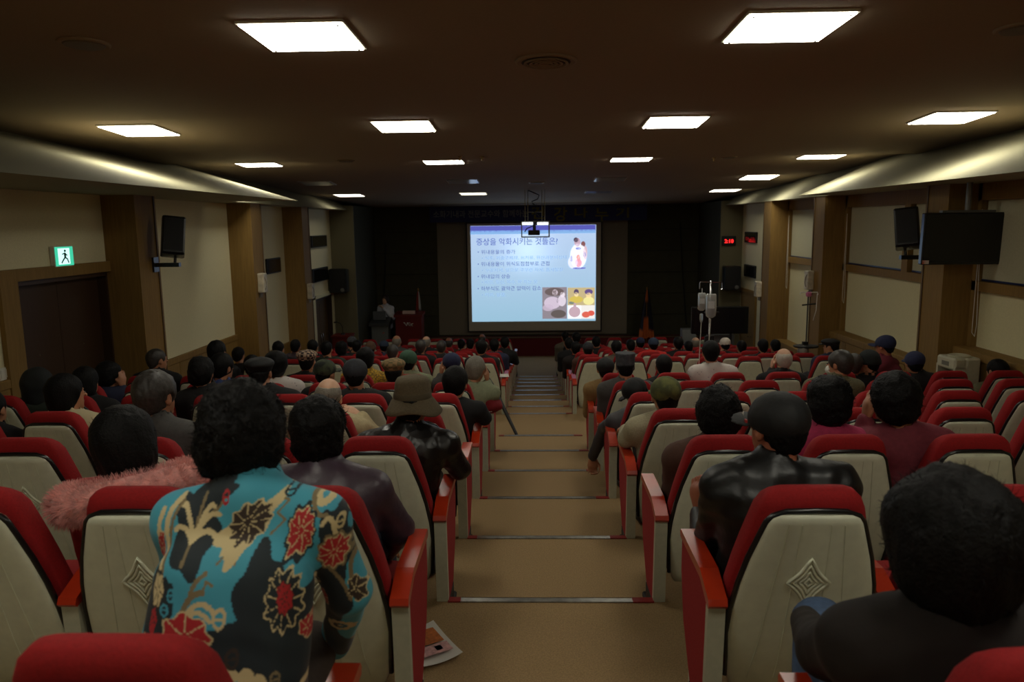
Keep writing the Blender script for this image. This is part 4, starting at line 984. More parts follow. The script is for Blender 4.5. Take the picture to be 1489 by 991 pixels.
# ------------------------------------------------------------------ projection screen with its slide
ZSC = 21.46
scr = thing('projection_screen', 'bright projection screen in black frame showing a slide with a title and four bullets', 'screen', (0, ZSC, CH-1.5))
o3 = np.array([0, ZSC, CH-1.5])
def PX(px, py, dy=0.0): return at(px, py, ZSC+dy)-o3
def rect(px0, py0, px1, py1, dy, th=.01):
    a = PX(px0, py0, dy); b = PX(px1, py1, dy); return min(a[0], b[0]), max(a[0], b[0]), dy, dy+th, min(a[2], b[2]), max(a[2], b[2])
MB().box(*rect(677, 323, 875, 481, .0, .05)).obj('screen_frame', black, scr)
MB().box(*rect(679, 325, 873, 479.5, -.004, .02)).obj('screen_canvas', M('screen_canvas', (190, 182, 165), .9), scr)
x0, x1, _, _, za, zb_ = rect(684, 328.5, 866, 466, 0)
nx, nz = 60, 45; gx, gz = np.meshgrid(np.linspace(x0, x1, nx), np.linspace(za, zb_, nz), indexing='ij'); V = np.stack([gx.ravel(), np.full(gx.size, -.008), gz.ravel()], 1)
i_, j_ = np.meshgrid(np.arange(nx-1), np.arange(nz-1), indexing='ij'); a_ = (i_*nz+j_).ravel(); Q = np.stack([a_, a_+nz, a_+nz+1, a_+1], 1)
c0 = np.array(lin((150, 190, 214))); c1 = np.array(lin((186, 208, 240))); t = ((V[:, 2]-za)/(zb_-za))[:, None]; hp = np.exp(-(((V[:, 0]-PX(768, 365)[0])/.62)**2+((V[:, 2]-PX(768, 365)[2])/.55)**2))[:, None]
col = c0*(1-t)+c1*t; col = np.minimum(col*(1+.45*hp), 1.0); Cc = np.concatenate([col, np.ones((len(col), 1))], 1)  # hp paints the projector's hot spot into the slide colour
slm = M('slide_light', (255, 255, 255), .9, attr='Col', emit=SLIDE); slm.node_tree.nodes['Principled BSDF'].inputs['Base Color'].default_value = (0, 0, 0, 1)
link('slide', mesh_from('slide', V, Q, slm, False, Cc), scr)
sl = bpy.data.objects['slide']
def srect(c, *r, nm='slide_picture', dy=-.012): return MB().box(*rect(*r, dy, .002)).obj(nm, emis(nm, c), sl)
srect((78, 80, 160), 684, 328.8, 866, 335.5, nm='slide_header'); srect((120, 160, 205), 684, 335.5, 866, 338.6, nm='slide_header')
ink = emis('slide_ink', (92, 108, 150)); ink2 = emis('slide_ink_pale', (132, 160, 190)); ink3 = emis('slide_title_ink', (88, 104, 160))
for s_, px, px2, py, hh, m_ in (('증상을 악화시키는 것들은?', 692.5, 811, 351.5, 10.5, ink3), ('위내용물의 증가', 699.5, 749.5, 366.3, 6.2, ink), ('식후, 위출구폐쇄, 위저류, 위산과분비상태', 705, 824, 375, 5.6, ink2), ('위내용물이 위식도접합부로 근접', 699.5, 799, 383.8, 6.4, ink),
        ('누운자세, 앞으로 구부린 자세, 틈새탈장', 706, 819, 392.7, 5.6, ink2), ('위내압의 상승', 699.5, 742, 401.8, 6.2, ink), ('비만, 임신, 복수, 꽉 끼는 옷', 705, 781.5, 410, 5.6, ink2), ('하부식도 괄약근 압력이 감소', 699.5, 787, 419.3, 6.4, ink), ('커피, 알콜,', 705, 736, 428.4, 5.6, ink2)):
    a = PX(px, py); b = PX(px2, py); h_ = (PX(px, py-hh/2)[2]-PX(px, py+hh/2)[2])
    text(s_, 'slide_line', sl, (a[0], -.014, a[2]), FACE, m_, width=b[0]-a[0], height=h_, bold=.012)
for py, px, m_ in ((366.3, 695.5, ink), (383.8, 695.5, ink), (401.8, 695.5, ink), (419.3, 695.5, ink), (375, 701.5, ink2), (392.7, 701.5, ink2), (410, 701.5, ink2), (428.4, 701.5, ink2)):
    a = PX(px, py); MB().box(a[0]-.016, a[0]+.016, -.014, -.012, a[2]-.016, a[2]+.016).obj('bullet', m_, sl)
def blob(c, px, py, rx, ry, dy=-.016, ang=0, nm='picture_shape', n=18):
    p = PX(px, py); k = abs(PX(px+1, py)[0]-p[0]); pts = []
    for i in range(n):
        q = 2*math.pi*i/n; x = rx*k*math.cos(q); z = ry*k*math.sin(q); pts.append((p[0]+x*math.cos(ang)-z*math.sin(ang), p[2]+x*math.sin(ang)+z*math.cos(ang)))
    MB().prism(pts[::-1], 'y', dy-.001, dy+.001).obj(nm, emis(nm, c), sl)
srect((128, 120, 128), 788.5, 417.5, 824.4, 463); srect((176, 160, 120), 825.4, 418, 864.8, 443.5); srect((232, 236, 240), 825.4, 443.5, 845, 463); srect((214, 210, 206), 845, 443.5, 864.8, 463)
for b in (((96, 84, 84), 806, 424, 14, 6), ((186, 172, 188), 803, 440, 12, 9), ((200, 186, 196), 807, 425, 4, 4.5), ((196, 186, 198), 817, 437, 6, 8), ((206, 196, 204), 818, 428, 3.5, 4), ((170, 156, 172), 797, 447, 8, 5), ((88, 80, 78), 812, 456, 11, 6), ((58, 56, 64), 811, 437, 2, 3),
          ((84, 70, 96), 838, 424, 3.6, 4), ((216, 196, 150), 838, 428, 3, 3.5), ((190, 170, 80), 838, 435, 10, 5), ((92, 74, 120), 856, 424, 6, 4), ((214, 190, 140), 856, 429, 4, 4), ((214, 206, 140), 856, 437, 8, 6), ((110, 120, 110), 831, 440, 4, 2),
          ((176, 150, 160), 835.5, 453, 8.5, 8), ((172, 146, 156), 835.8, 444, 2, 4), ((196, 92, 76), 852, 457, 6, 4.5), ((196, 84, 70), 859.5, 455, 5, 4)): blob(b[0], *b[1:])
for b in (((224, 228, 242), 841, 372, 12, 18), ((210, 214, 238), 833, 381, 7, 9), ((178, 152, 168), 839.5, 352, 4.5, 6.5), ((60, 50, 66), 837.5, 348.5, 3.5, 3.5), ((196, 168, 176), 851, 367, 3, 10), ((120, 80, 80), 848, 354.5, 3.2, 4), ((90, 100, 180), 841, 361, 4, 2), ((120, 116, 170), 831, 376, 1.6, 5), ((90, 96, 176), 850, 370, 2.2, 4), ((200, 110, 130), 841, 382, 5, 6), ((204, 120, 100), 841, 374, 3, 4), ((100, 104, 176), 842, 389.5, 10, 1.4)): blob(b[0], *b[1:])
# ------------------------------------------------------------------ banner
ZBN = 21.0
bn = thing('hanging_banner', 'dark blue banner with pale and yellow lettering hung across the stage top', 'banner', (0, ZBN, CH+.25))
def BX(px, py): p = at(px, py, ZBN); return p-np.array([0, ZBN, CH+.25])
a = BX(625, 323.5); b = BX(941, 300)
MB().box(a[0], b[0], 0, .02, a[2], .24).obj('banner_cloth', M('banner_blue', (22, 34, 92), .7, .05), bn)
a = BX(630, 311.5); text('소화기내과 전문교수와 함께하는', 'lettering', bn, (a[0], -.004, a[2]), FACE, M('pale_letters', (120, 124, 134), .8), width=BX(768, 311)[0]-a[0], height=.20, bold=.012)
for ch, px, py, hh in (('건', 782, 309, .34), ('강', 815, 311, .40), ('나', 845, 309, .28), ('누', 875, 312, .36), ('기', 905, 309, .28)):
    a = BX(px, py); text(ch, 'lettering', bn, (a[0], -.004, a[2]), FACE, M('yellow_letters', (104, 98, 26), .8), height=hh, width=.36, align='CENTER', bold=.02)
for px in (628, 780, 938): a = BX(px, 303); MB().tube([(a[0], .01, .23), (a[0], .01, .32)], .006, 5).obj('hanging_string', black, bn)
# ------------------------------------------------------------------ ceiling projector in its cage
ZP = 16.6
pj = thing('projector', 'black ceiling projector in a slim wire cage before the screen', 'projector', (0, ZP, CH))
def QX(px, py, dy=0): p = at(px, py, ZP+dy); return p-np.array([0, ZP, CH])
steel = M('cage_steel', (150, 142, 120), .4, metal=.7); hC = ceil_h(ZP)-CH
a = QX(758.5, 322); b = QX(798.5, 344); xa_, xb_, zt_, zl_ = a[0], b[0], a[2], b[2]
m = MB()
for y in (-.2, .2):
    m.tube([(xa_, y, zt_), (xb_, y, zt_)], .011, 6).tube([(xa_, y, zl_), (xb_, y, zl_)], .011, 6)
    for x in (xa_, xb_): m.tube([(x, y, zt_), (x, y, zl_)], .011, 6)
for x in (xa_, xb_):
    for z in (zt_, zl_): m.tube([(x, -.2, z), (x, .2, z)], .011, 6)
m.obj('cage', steel, pj)
m = MB()
for px in (763.5, 767.5, 788, 792): x = QX(px, 300)[0]; m.tube([(x, .05 if px in (767.5, 788) else -.1, zt_), (x, .05 if px in (767.5, 788) else -.1, hC)], .008, 6)
m.tube([(QX(767.5, 300)[0], .05, zt_+.2), (QX(788, 300)[0], .05, zt_+.2)], .008, 6)
m.obj('hanger_rods', steel, pj)
a = QX(768, 334.5); b = QX(785, 341.5); MB().box(a[0], b[0], -.2, .14, b[2], a[2], bev=.01).obj('projector_body', black, pj)
bo = bpy.data.objects['projector_body']; MB().lathe([(.045, 0), (.05, .02), (.04, .03), (.01, .02)], n=16).obj('lens', blackg, bo, ((a[0]+b[0])/2, .14, (a[2]+b[2])/2), rot=(-math.pi/2, 0, 0))
x = QX(777, 330)[0]; MB().box(x-.035, x+.035, -.05, .05, a[2]-.005, zt_+.03).obj('mount_neck', black, pj)
glowm = emis('cage_lip_glow', (235, 245, 255), 1.2)  # glow stands in for light caught on the cage's upper lip; no lamp
for px, px2 in ((759.5, 775), (781, 797)): a = QX(px, 323); b = QX(px2, 326.6); MB().box(a[0], b[0], -.215, -.195, b[2], a[2]).obj('glow_strip', glowm, pj)
cb = [(QX(768, 280.5)[0], 0, hC-.01)]+[tuple(QX(*p)) for p in ((776, 280), (784, 283.5), (782, 289), (773, 293), (775, 296), (781, 300), (774, 306), (780, 311), (786, 315), (780, 320), (776, 328), (766, 332), (763, 337))]
MB().tube(cb, .013, 6).obj('cable', black, pj, smooth=True)
# ------------------------------------------------------------------ wall things, door side
def onwall(px, py, X):                        # ray meets the plane x = X
    d = RC.T @ np.array([(px-CX)/F, (CY-py)/F, -1.0]); p = d*(X/d[0]); p[2] += CH; return p
p = onwall(90, 373, XL+.03); es = thing('exit_sign', 'small green lit exit sign with running figure above the double door', 'sign', (XL, p[1], p[2]))
MB().box(0, .055, -.16, .16, -.105, .115, bev=.006).obj('sign_case', white, es)
gr = emis('exit_green', (60, 190, 150), .9); wh = emis('exit_white', (190, 240, 235), 1.1)
MB().box(.056, .060, -.155, .155, -.095, .105).obj('sign_face', gr, es)
sf = [c for c in es.children if c.name.startswith('sign_face')][0]
pic = MB().box(.060, .062, -.11, .09, -.08, .09); pic.obj('white_panel', wh, sf)
rn = MB(); 
for u0, v0, u1, v1, r in ((0, .03, .0, -.005, .012), (0, -.005, -.03, -.03, .008), (-.03, -.03, -.05, -.05, .007), (0, -.005, .03, -.02, .008), (.03, -.02, .045, -.05, .007), (0, .03, -.035, .02, .006), (0, .03, .03, .01, .006)): rn.tube([(.063, u0*1.3, v0*1.3), (.063, u1*1.3, v1*1.3)], r, 6)
rn.lathe([(.001, .035), (.012, .045), (.012, .055), (.001, .065)], (.063, .005, .012), 8); rn.obj('running_figure', M('exit_dark', (10, 70, 60), .6), sf)
def wall_speaker(X, s, px, py, label):
    p = onwall(px, py, X+s*.22); o = thing('wall_speaker', label, 'speaker', (X, p[1], p[2]))
    body = MB(); R = Matrix.Rotation(math.radians(-14), 3, 'X') @ Matrix.Rotation(math.radians(s*28), 3, 'Z')
    # tapered cabinet, front toward the seats
    rings = []
    for y, hw, hh in ((-.16, .11, .20), (-.14, .13, .225), (.05, .135, .235), (.12, .10, .20), (.13, .09, .19)): rings.append([(x_, y, z_) for x_, z_ in ((-hw, -hh), (-hw+.02, -hh-.01), (hw-.02, -hh-.01), (hw, -hh), (hw, hh), (hw-.02, hh+.01), (-hw+.02, hh+.01), (-hw, hh))])
    rings = [[tuple(np.array(R @ Vector(q))+np.array([s*.26, 0, 0])) for q in r] for r in rings]
    body.loft([r for r in rings]); body.obj('speaker_cabinet', blackp, o)
    g_ = MB().prism([(-.10, -.19), (.10, -.19), (.10, .19), (-.10, .19)], 'y', -.172, -.155); g_.v = [tuple(np.array(R @ Vector(q))+np.array([s*.26, 0, 0])) for q in g_.v]; g_.obj('speaker_grille', black, o)
    MB().tube([(s*.26, .02, -.22), (s*.26, .0, -.31)], .018, 8).box(min(s*.02, s*.32), max(s*.02, s*.32), -.03, .03, -.36, -.31).obj('bracket_arm', blackp, o)
    MB().box(min(0, s*.025), max(0, s*.025), -.06, .06, -.42, -.24).obj('wall_plate', blackp, o)
    return o
wall_speaker(CLX, 1, 247, 345, 'black box speaker on a bracket, on the oak column beside the double door')
wall_speaker(CRX, -1, 1324, 333, 'black box speaker on a bracket beside the hanging television')
def wbox(X, s, px, py, label, h_=.24):
    p = onwall(px, py, X+s*.07); o = thing('wall_box', label, 'box', (X, p[1], p[2]))
    MB().box(min(0, s*.11), max(0, s*.11), -.09, .09, -h_/2, h_/2, bev=.012).obj('box_case', M('cream_marbled_plastic', (206, 196, 172), .5, .2, 14), o)
    MB().tube([(s*.112, -.05, h_*.3), (s*.118, .0, h_*.1), (s*.112, .03, -h_*.15), (s*.114, -.04, -h_*.35)], .007, 5).obj('coiled_cord', M('grey_cord', (140, 128, 106), .6), o, smooth=True)
    MB().box(min(0, s*.03), max(0, s*.03), -.06, .06, -h_/2-.08, -h_/2+.01).obj('lower_bracket', M('grey_cord2', (120, 108, 86), .6), o)
wbox(CLX, 1, 383, 411, 'small cream wall box with cord on the second oak column, door side', .33); wbox(CLX, 1, 453, 423, 'small cream wall box on the oak column closest to the stage, door side', .32)
wbox(CRX, -1, 1101, 420, 'small cream wall box on the oak column closest to the stage, window side', .32); wbox(CRX, -1, 1175, 407, 'small cream wall box above the short drip stand', .32)
def wpanel(X, s, px0, py0, px1, py1, label, name='wall_display', digits=None):
    a = onwall(px0, (py0+py1)/2, X+s*.03); b = onwall(px1, (py0+py1)/2, X+s*.03); t_ = onwall((px0+px1)/2, py0, X+s*.03); u_ = onwall((px0+px1)/2, py1, X+s*.03)
    yc = (a[1]+b[1])/2; hy = abs(a[1]-b[1])/2; zc_ = (t_[2]+u_[2])/2; hz = abs(t_[2]-u_[2])/2
    o = thing(name, label, 'display', (X, yc, zc_)); MB().box(min(0, s*.04), max(0, s*.04), -hy, hy, -hz, hz, bev=.008).obj('display_case', black, o); MB().box(min(s*.04, s*.044), max(s*.04, s*.044), -hy*.92, hy*.92, -hz*.85, hz*.85).obj('display_glass', blackg, o)
    if digits: text(digits, 'digits', o, (s*.046, 0, -hz*.25), (math.pi/2, 0, -s*math.pi/2), emis('dim_red_digits', (110, 12, 14), .5), height=hz*.7, width=hy*1.5, align='CENTER', bold=.02)
wpanel(XL, 1, 453, 342, 475, 359, 'black display panel high on the wall over the front door, door side'); wpanel(XL, 1, 455, 389, 477, 409, 'lower black display panel beside the stage speaker, door side'); wpanel(XL, 1, 388, 375, 408, 397, 'black display panel between the second and third oak columns, door side')
wpanel(XR, -1, 1083, 337, 1100, 353, 'black display with faint red digits high on the window side wall', digits='01:40'); wpanel(XR, -1, 1082, 385, 1098, 403, 'blank black display under the one with faint digits, window side')
p0 = at(1050, 343, 18.95); p1 = at(1070, 356.5, 18.95)
ck = thing('digital_clock', 'black digital clock with bright red digits beside the stage', 'clock', ((p0[0]+p1[0])/2, 19.0, (p0[2]+p1[2])/2)); hx_, hz_ = (p1[0]-p0[0])/2, (p0[2]-p1[2])/2
MB().box(-hx_, hx_, -.06, 0, -hz_, hz_, bev=.01).obj('clock_case', black, ck); text('2:10', 'digits', ck, (0, -.064, -.01), FACE, emis('red_digits', (255, 40, 40), 1.3), width=hx_*1.3, height=hz_*.85, align='CENTER', bold=.04)
# switch plate at the picture's door side edge
p = onwall(5, 543, XL); sp = thing('light_switch', 'white double light switch plate beside the door surround', 'switch', tuple(p))
MB().box(0, .012, -.06, .06, -.06, .06, bev=.004).obj('switch_plate', white, sp)
for y in (-.03, .03): MB().box(.012, .018, y-.022, y+.022, -.04, .04, bev=.003).obj('rocker', white, sp)
# stage side loudspeakers
def pa(px0, px1, py0, py1, z, label):
    a = at(px0, py1, z); b = at(px1, py0, z); hx_, hz_ = (b[0]-a[0])/2, (b[2]-a[2])/2; o = thing('stage_speaker', label, 'speaker', ((a[0]+b[0])/2, z, (a[2]+b[2])/2))
    rings = [[(x_*s1, y, z_*s2) for x_, z_ in ((-hx_, -hz_*.92), (-hx_*.85, -hz_), (hx_*.85, -hz_), (hx_, -hz_*.92), (hx_, hz_*.92), (hx_*.85, hz_), (-hx_*.85, hz_), (-hx_, hz_*.92))] for y, s1, s2 in ((-.2, .94, .96), (-.18, 1, 1), (.05, 1, 1), (.17, .7, .85))]
    MB().loft(rings).obj('speaker_cabinet', blackp, o); MB().box(-hx_*.85, hx_*.85, -.215, -.2, -hz_*.88, hz_*.88).obj('speaker_grille', black, o)
    MB().lathe([(.05, 0), (.05, .006), (.01, .01)], n=12).obj('badge', greym, o, (hx_*.5, -.215, -hz_*.75), rot=(math.pi/2, 0, 0)); MB().box(-.05, .05, .1, 19.0-z, -.1, .1).obj('wall_bracket', black, o)
pa(482, 506, 390, 425, 18.7, 'large black loudspeaker hung beside the stage, over the gooseneck microphone desk'); pa(1050, 1075, 386, 421, 18.7, 'large black loudspeaker hung beside the stage, above the flat television')
# hanging television
zt0 = 8.55; a = at(1340, 385, zt0); b = at(1475, 308, zt0); tv = thing('television', 'big black flat television hanging from the ceiling near the window side column', 'television', ((a[0]+b[0])/2, zt0, (a[2]+b[2])/2)); hx_, hz_ = (b[0]-a[0])/2, (b[2]-a[2])/2; tv.rotation_euler = (math.radians(2), 0, math.radians(-3))
MB().box(-hx_, hx_, -.02, .06, -hz_, hz_, bev=.01).obj('television_body', blackp, tv); MB().box(-hx_+.02, hx_-.02, -.024, -.02, -hz_+.03, hz_-.02).obj('television_screen', blackg, tv)
MB().box(-hx_+.01, -hx_+.08, -.027, -.024, -hz_+.01, -hz_+.05).obj('paper_label', M('white_label', (220, 210, 205), .6, col2=(200, 90, 50), scale=8), tv)
MB().box(-.28, .28, .02, .1, hz_, hz_+.025).tube([(0, .06, hz_), (0, .06, .39-(b[2]-CH-hz_)+.03)], .03, 10).obj('ceiling_pole', greym, tv)
# water dispenser
a = at(1369, 565, 9.0); wx = at(1396, 520, 8.38)[0]; fzw = level(8.4); th_ = at(1395, 518, 8.38)[2]-fzw
wd = thing('water_dispenser', 'cream water dispenser standing against the window side wall near the oak column', 'dispenser', (wx, 8.4, fzw), math.radians(-84)); wm = M('dispenser_plastic', (200, 196, 170), .45, .04); 
MB().box(-.16, .16, -.02, .15, 0, th_, bev=.02).box(-.16, .16, -.155, -.02, 0, th_*.55, bev=.02).box(-.16, .16, -.155, -.02, th_*.86, th_, bev=.02).box(-.16, -.13, -.15, -.02, th_*.5, th_*.9).box(.13, .16, -.15, -.02, th_*.5, th_*.9).obj('dispenser_body', wm, wd)
MB().lathe([(.11, 0), (.115, .012), (.09, .02), (.05, .012)], (0, 0, th_), 20).obj('bottle_seat', wm, wd); MB().box(-.125, .125, -.024, -.018, th_*.56, th_*.85).obj('tap_recess', M('recess_grey', (84, 82, 74), .6), wd)
for x in (-.05, .05): MB().tube([(x, -.02, th_*.74), (x, -.08, th_*.74), (x, -.085, th_*.70)], .016, 8).obj('tap', M('tap_red' if x > 0 else 'tap_blue', (170, 60, 50) if x > 0 else (70, 90, 150), .5), wd)
MB().box(-.06, .06, -.158, -.155, th_*.9, th_*.95).obj('name_strip', M('strip_grey', (120, 118, 104), .5), wd); MB().box(-.163, -.16, -.02, .06, th_*.78, th_*.92).obj('notice', white, wd)
# ------------------------------------------------------------------ drip stands
glassm = M('drip_bag', (200, 205, 205), .12); glassm.node_tree.nodes['Principled BSDF'].inputs['Transmission Weight'].default_value = .6
zi = 8.45; b0 = at(1031, 500, zi); fzi = level(zi); tp = at(1031, 408, zi); iv = thing('drip_stand', 'tall chrome drip stand with two fluid bags behind the patient in white gown', 'drip stand', (b0[0], zi, fzi))
H_ = tp[2]-fzi; pm = MB().tube([(0, 0, .08), (0, 0, H_)], .011, 8).tube([(0, 0, H_*.2), (0, 0, H_*.55)], .016, 8); pm.obj('pole', chrome, iv, smooth=True)
MB().tube([(-.12, 0, H_-.09), (-.12, 0, H_-.03), (-.115, 0, H_-.01), (.125, 0, H_-.02), (.13, 0, H_-.09), (.11, 0, H_-.10)], .006, 6).tube([(-.02, -.1, H_-.06), (-.02, -.1, H_-.03), (0, 0, H_-.01), (.02, .1, H_-.03)], .006, 6).obj('hook_bar', chrome, iv)
for k in range(5): an = k*2*math.pi/5; MB().tube([(0, 0, .1), (.28*math.cos(an), .28*math.sin(an), .05)], .014, 6).lathe([(.02, .0), (.025, .02), (.02, .045)], (.28*math.cos(an), .28*math.sin(an), 0), 8).obj('caster_leg', greym, iv)
MB().box(-.05, .05, -.02, .02, H_*.62, H_*.66).obj('clamp', black, iv); MB().box(-.06, .10, -.015, .015, H_-.36, H_-.345).obj('cross_clamp', black, iv)
def bag(x, z, wdt, hgt, par, y=-.03):
    r_ = [[(x+wdt*f*math.copysign(abs(math.cos(q))**.6, math.cos(q)), y+.018*f2*math.sin(q), z-hgt*t_) for q in np.linspace(0, 2*math.pi, 17)[:-1]] for t_, f, f2 in ((0, .7, .3), (.05, .95, .5), (.3, 1, 1), (.75, 1, 1.1), (.92, .9, .7), (1, .4, .4))]
    bg = MB().loft(r_).obj('fluid_bag', glassm, par, smooth=True); MB().tube([(x, y, z), (x, y, z+.05)], .004, 5).box(x-wdt*.6, x+wdt*.6, y-.021, y-.019, z-hgt*.6, z-hgt*.3).obj('bag_label', M('bag_label', (210, 214, 214), .5), bg)
bag(-.10, H_-.13, .045, .2, iv); bag(.0, H_-.14, .06, .27, iv, -.04); MB().lathe([(.012, 0), (.02, .03), (.02, .09), (.01, .1)], (-.10, -.03, H_-.46), 10).obj('drip_chamber', glassm, iv)
MB().tube([(-.10, -.03, H_-.45), (-.11, -.03, H_-.8), (-.13, -.05, H_-1.3)], .004, 5).tube([(.0, -.04, H_-.42), (-.02, -.05, H_-.8), (-.06, -.06, H_-1.2)], .004, 5).obj('drip_tube', white, iv)
zj = 11.95; b0 = at(1172, 500, zj); fzj = level(zj); tp = at(1172, 423, zj); Hj = tp[2]-fzj; hb = at(1172, 503, zj)[2]-fzj
jv = thing('drip_stand', 'short drip stand with black tray and pink tie in front of the window side column', 'drip stand', (b0[0], zj, fzj))
MB().tube([(0, 0, .08), (0, 0, Hj)], .012, 8).obj('pole', M('dark_pole', (60, 58, 54), .4, metal=.5), jv, smooth=True); MB().tube([(-.13, 0, Hj-.05), (-.12, 0, Hj-.02), (.14, 0, Hj-.02), (.15, 0, Hj-.06)], .009, 6).obj('hook_bar', white, jv)
MB().box(-.04, .05, -.03, .02, Hj-.09, Hj-.01, bev=.02).obj('pink_tie', M('pink_tie', (200, 110, 150), .8), jv); MB().tube([(-.09, 0, Hj-.22), (.12, 0, Hj-.2)], .012, 6).obj('cross_clamp', black, jv)
MB().tube([(.13, -.02, Hj-.04), (.12, -.03, Hj-.3), (.08, -.03, Hj-.46)], .006, 5).obj('drip_tube', white, jv, smooth=True); MB().box(-.06, .02, -.04, .02, Hj-.86+.0, Hj-.80).obj('clamp', black, jv)
MB().lathe([(.05, -.02), (.19, -.015), (.20, .0), (.19, .012), (.05, .03)], (0, 0, hb), 20, 1, .8).obj('tray', black, jv)
for k in range(5): an = k*2*math.pi/5+.3; MB().tube([(0, 0, .1), (.2*math.cos(an), .2*math.sin(an), .05)], .014, 6).lathe([(.02, .0), (.025, .02), (.02, .045)], (.2*math.cos(an), .2*math.sin(an), 0), 8).obj('caster_leg', black, jv)
# ------------------------------------------------------------------ stage furniture
zl = 20.35
a = at(539, 462, zl); b = at(568, 462, zl); w_ = b[0]-a[0]; hl = a[2]-FRONT; lc = thing('lectern', 'grey media lectern with laptop in front of the white coated speaker', 'lectern', ((a[0]+b[0])/2, zl, FRONT-.004))
MB().box(-w_*.42, w_*.42, -.2, .2, 0, hl*.86, bev=.02).obj('cabinet', M('lectern_grey', (110, 114, 112), .5), lc); MB().prism([(-.28, hl*.84), (.26, hl*.86), (.26, hl), (-.28, hl*.9)], 'x', -w_/2, w_/2).obj('desk_top', M('lectern_dark', (60, 62, 64), .5), lc)
MB().prism([(-.035, -.02), (.0, .03), (.04, .015), (.0, -.005)], 'y', -.206, -.2).obj('orange_logo', M('orange_logo', (190, 80, 40), .6), lc, (.1, 0, hl*.68))
lp = thing('laptop', 'open grey laptop standing on the media lectern', 'laptop', ((a[0]+b[0])/2-.02, zl, FRONT+hl*.93)); MB().box(-.17, .17, -.05, .16, .03, .05).obj('keyboard_half', greym, lp); MB().box(-.17, .17, -.07, -.05, .045, .27).obj('display_lid', M('lid_grey', (90, 94, 98), .4), lp)
zq = 20.4
a = at(575, 453.5, zq); b = at(616, 453.5, zq); w_ = b[0]-a[0]; hq = a[2]-FRONT; pd = thing('podium', 'dark red wooden podium with silver emblem beside the flag', 'podium', ((a[0]+b[0])/2, zq, FRONT-.004)); pdm = M('podium_red', (104, 24, 20), .4, .1, 5)
MB().box(-w_*.46, w_*.46, -.25, .25, 0, hq*.93, bev=.01).obj('podium_body', pdm, pd); MB().prism([(-.3, hq*.92), (.28, hq*.95), (.28, hq), (-.3, hq*.97)], 'x', -w_/2, w_/2).obj('podium_top', pdm, pd); MB().box(-w_*.46, w_*.46, -.27, -.25, .0, .12).obj('plinth', pdm, pd)
em = MB().tube([(-.13, -.262, .05), (-.10, -.262, .04), (-.05, -.262, -.04), (-.02, -.262, .05)], .013, 6).tube([(.0, -.262, .05), (.02, -.262, -.04), (.06, -.262, .0), (.13, -.262, .02)], .012, 6).tube([(.04, -.262, -.045), (.08, -.262, -.02), (.12, -.262, -.05)], .009, 6).tube([(.02, -.262, .05), (.06, -.262, .03)], .009, 6); em.obj('silver_emblem', M('silver_emblem', (200, 200, 196), .3, metal=.5), pd, (0, 0, hq*.78), smooth=True)
np_ = thing('name_plate', 'small pale name plate standing on the dark red podium', 'name plate', ((a[0]+b[0])/2+.0, zq-.1, FRONT+hq*.985)); MB().prism([(-.04, -.02), (.04, -.02), (0, .07)], 'x', -.17, .17).obj('plate', M('plate_pink', (190, 160, 150), .6), np_)
def flag(px, ptop, z, label, cols, hgt, wid, base):
    a = at(px, ptop, z); o = thing('flag', label, 'flag', (a[0], z, base)); Hf = a[2]-base
    MB().tube([(0, 0, .03), (0, 0, Hf-.05)], .014, 8).lathe([(.004, 0), (.025, .03), (.02, .05), (.001, .09)], (0, 0, Hf-.09), 10).obj('flag_pole', M('flag_gold', (150, 110, 50), .4, metal=.6), o, smooth=True); MB().lathe([(.16, 0), (.15, .03), (.03, .05)], (0, 0, 0), 20).obj('pole_base', black, o)
    nu, nv = 26, 16; V = []; Cq = []
    for j in range(nv):
        v = j/(nv-1)
        for i in range(nu):
            u = i/(nu-1); sp_ = wid*(.15+.85*v**.7); x = (u-.5)*sp_; y = .05*math.sin(u*16+v*2)*(.3+v*.7)-.03; V.append((x, y, Hf-.10-hgt*v-.06*abs(math.sin(u*5))*v)); Cq.append((*lin(cols(u, v)), 1))
    V = np.array(V); i_, j_ = np.meshgrid(np.arange(nu-1), np.arange(nv-1)); q = (j_*nu+i_).ravel(); Q = np.stack([q, q+1, q+nu+1, q+nu], 1)
    link('flag_cloth', mesh_from('flag_cloth', V, Q, M('flag_cloth', (255, 255, 255), .8, attr='Col'), True, Cq), o)
flag(608, 418, 20.9, 'folded white flag with red and black parts behind the dark red podium', lambda u, v: (150, 50, 36) if u < .5 and v < .55 else (30, 34, 50) if .45 < v < .8 and u > .5 else (200, 200, 200) if u > .45 else (120, 60, 40), 1.15, .26, FRONT-.004)
flag(941, 416, 20.9, 'folded dark flag with orange emblem on a pole right of the screen'.replace('right of', 'beside'), lambda u, v: (190, 96, 36) if (abs(u-.42) < .2 and (v > .55 or v < .25)) or (v > .85) else (22, 22, 36), 1.3, .42, FRONT-.004)
zt = 17.9; a = at(486, 486, zt); b = at(511, 486, zt); w_ = b[0]-a[0]; ht = a[2]-FRONT
tb = thing('side_desk', 'low dark red desk beside the front door', 'desk', ((a[0]+b[0])/2, zt, FRONT)); MB().box(-w_*.55, w_*.55, -.25, .25, ht-.05, ht).obj('desk_top', pdm, tb); MB().box(-w_*.5, w_*.5, -.2, .2, 0, ht-.05).obj('desk_body', pdm, tb)
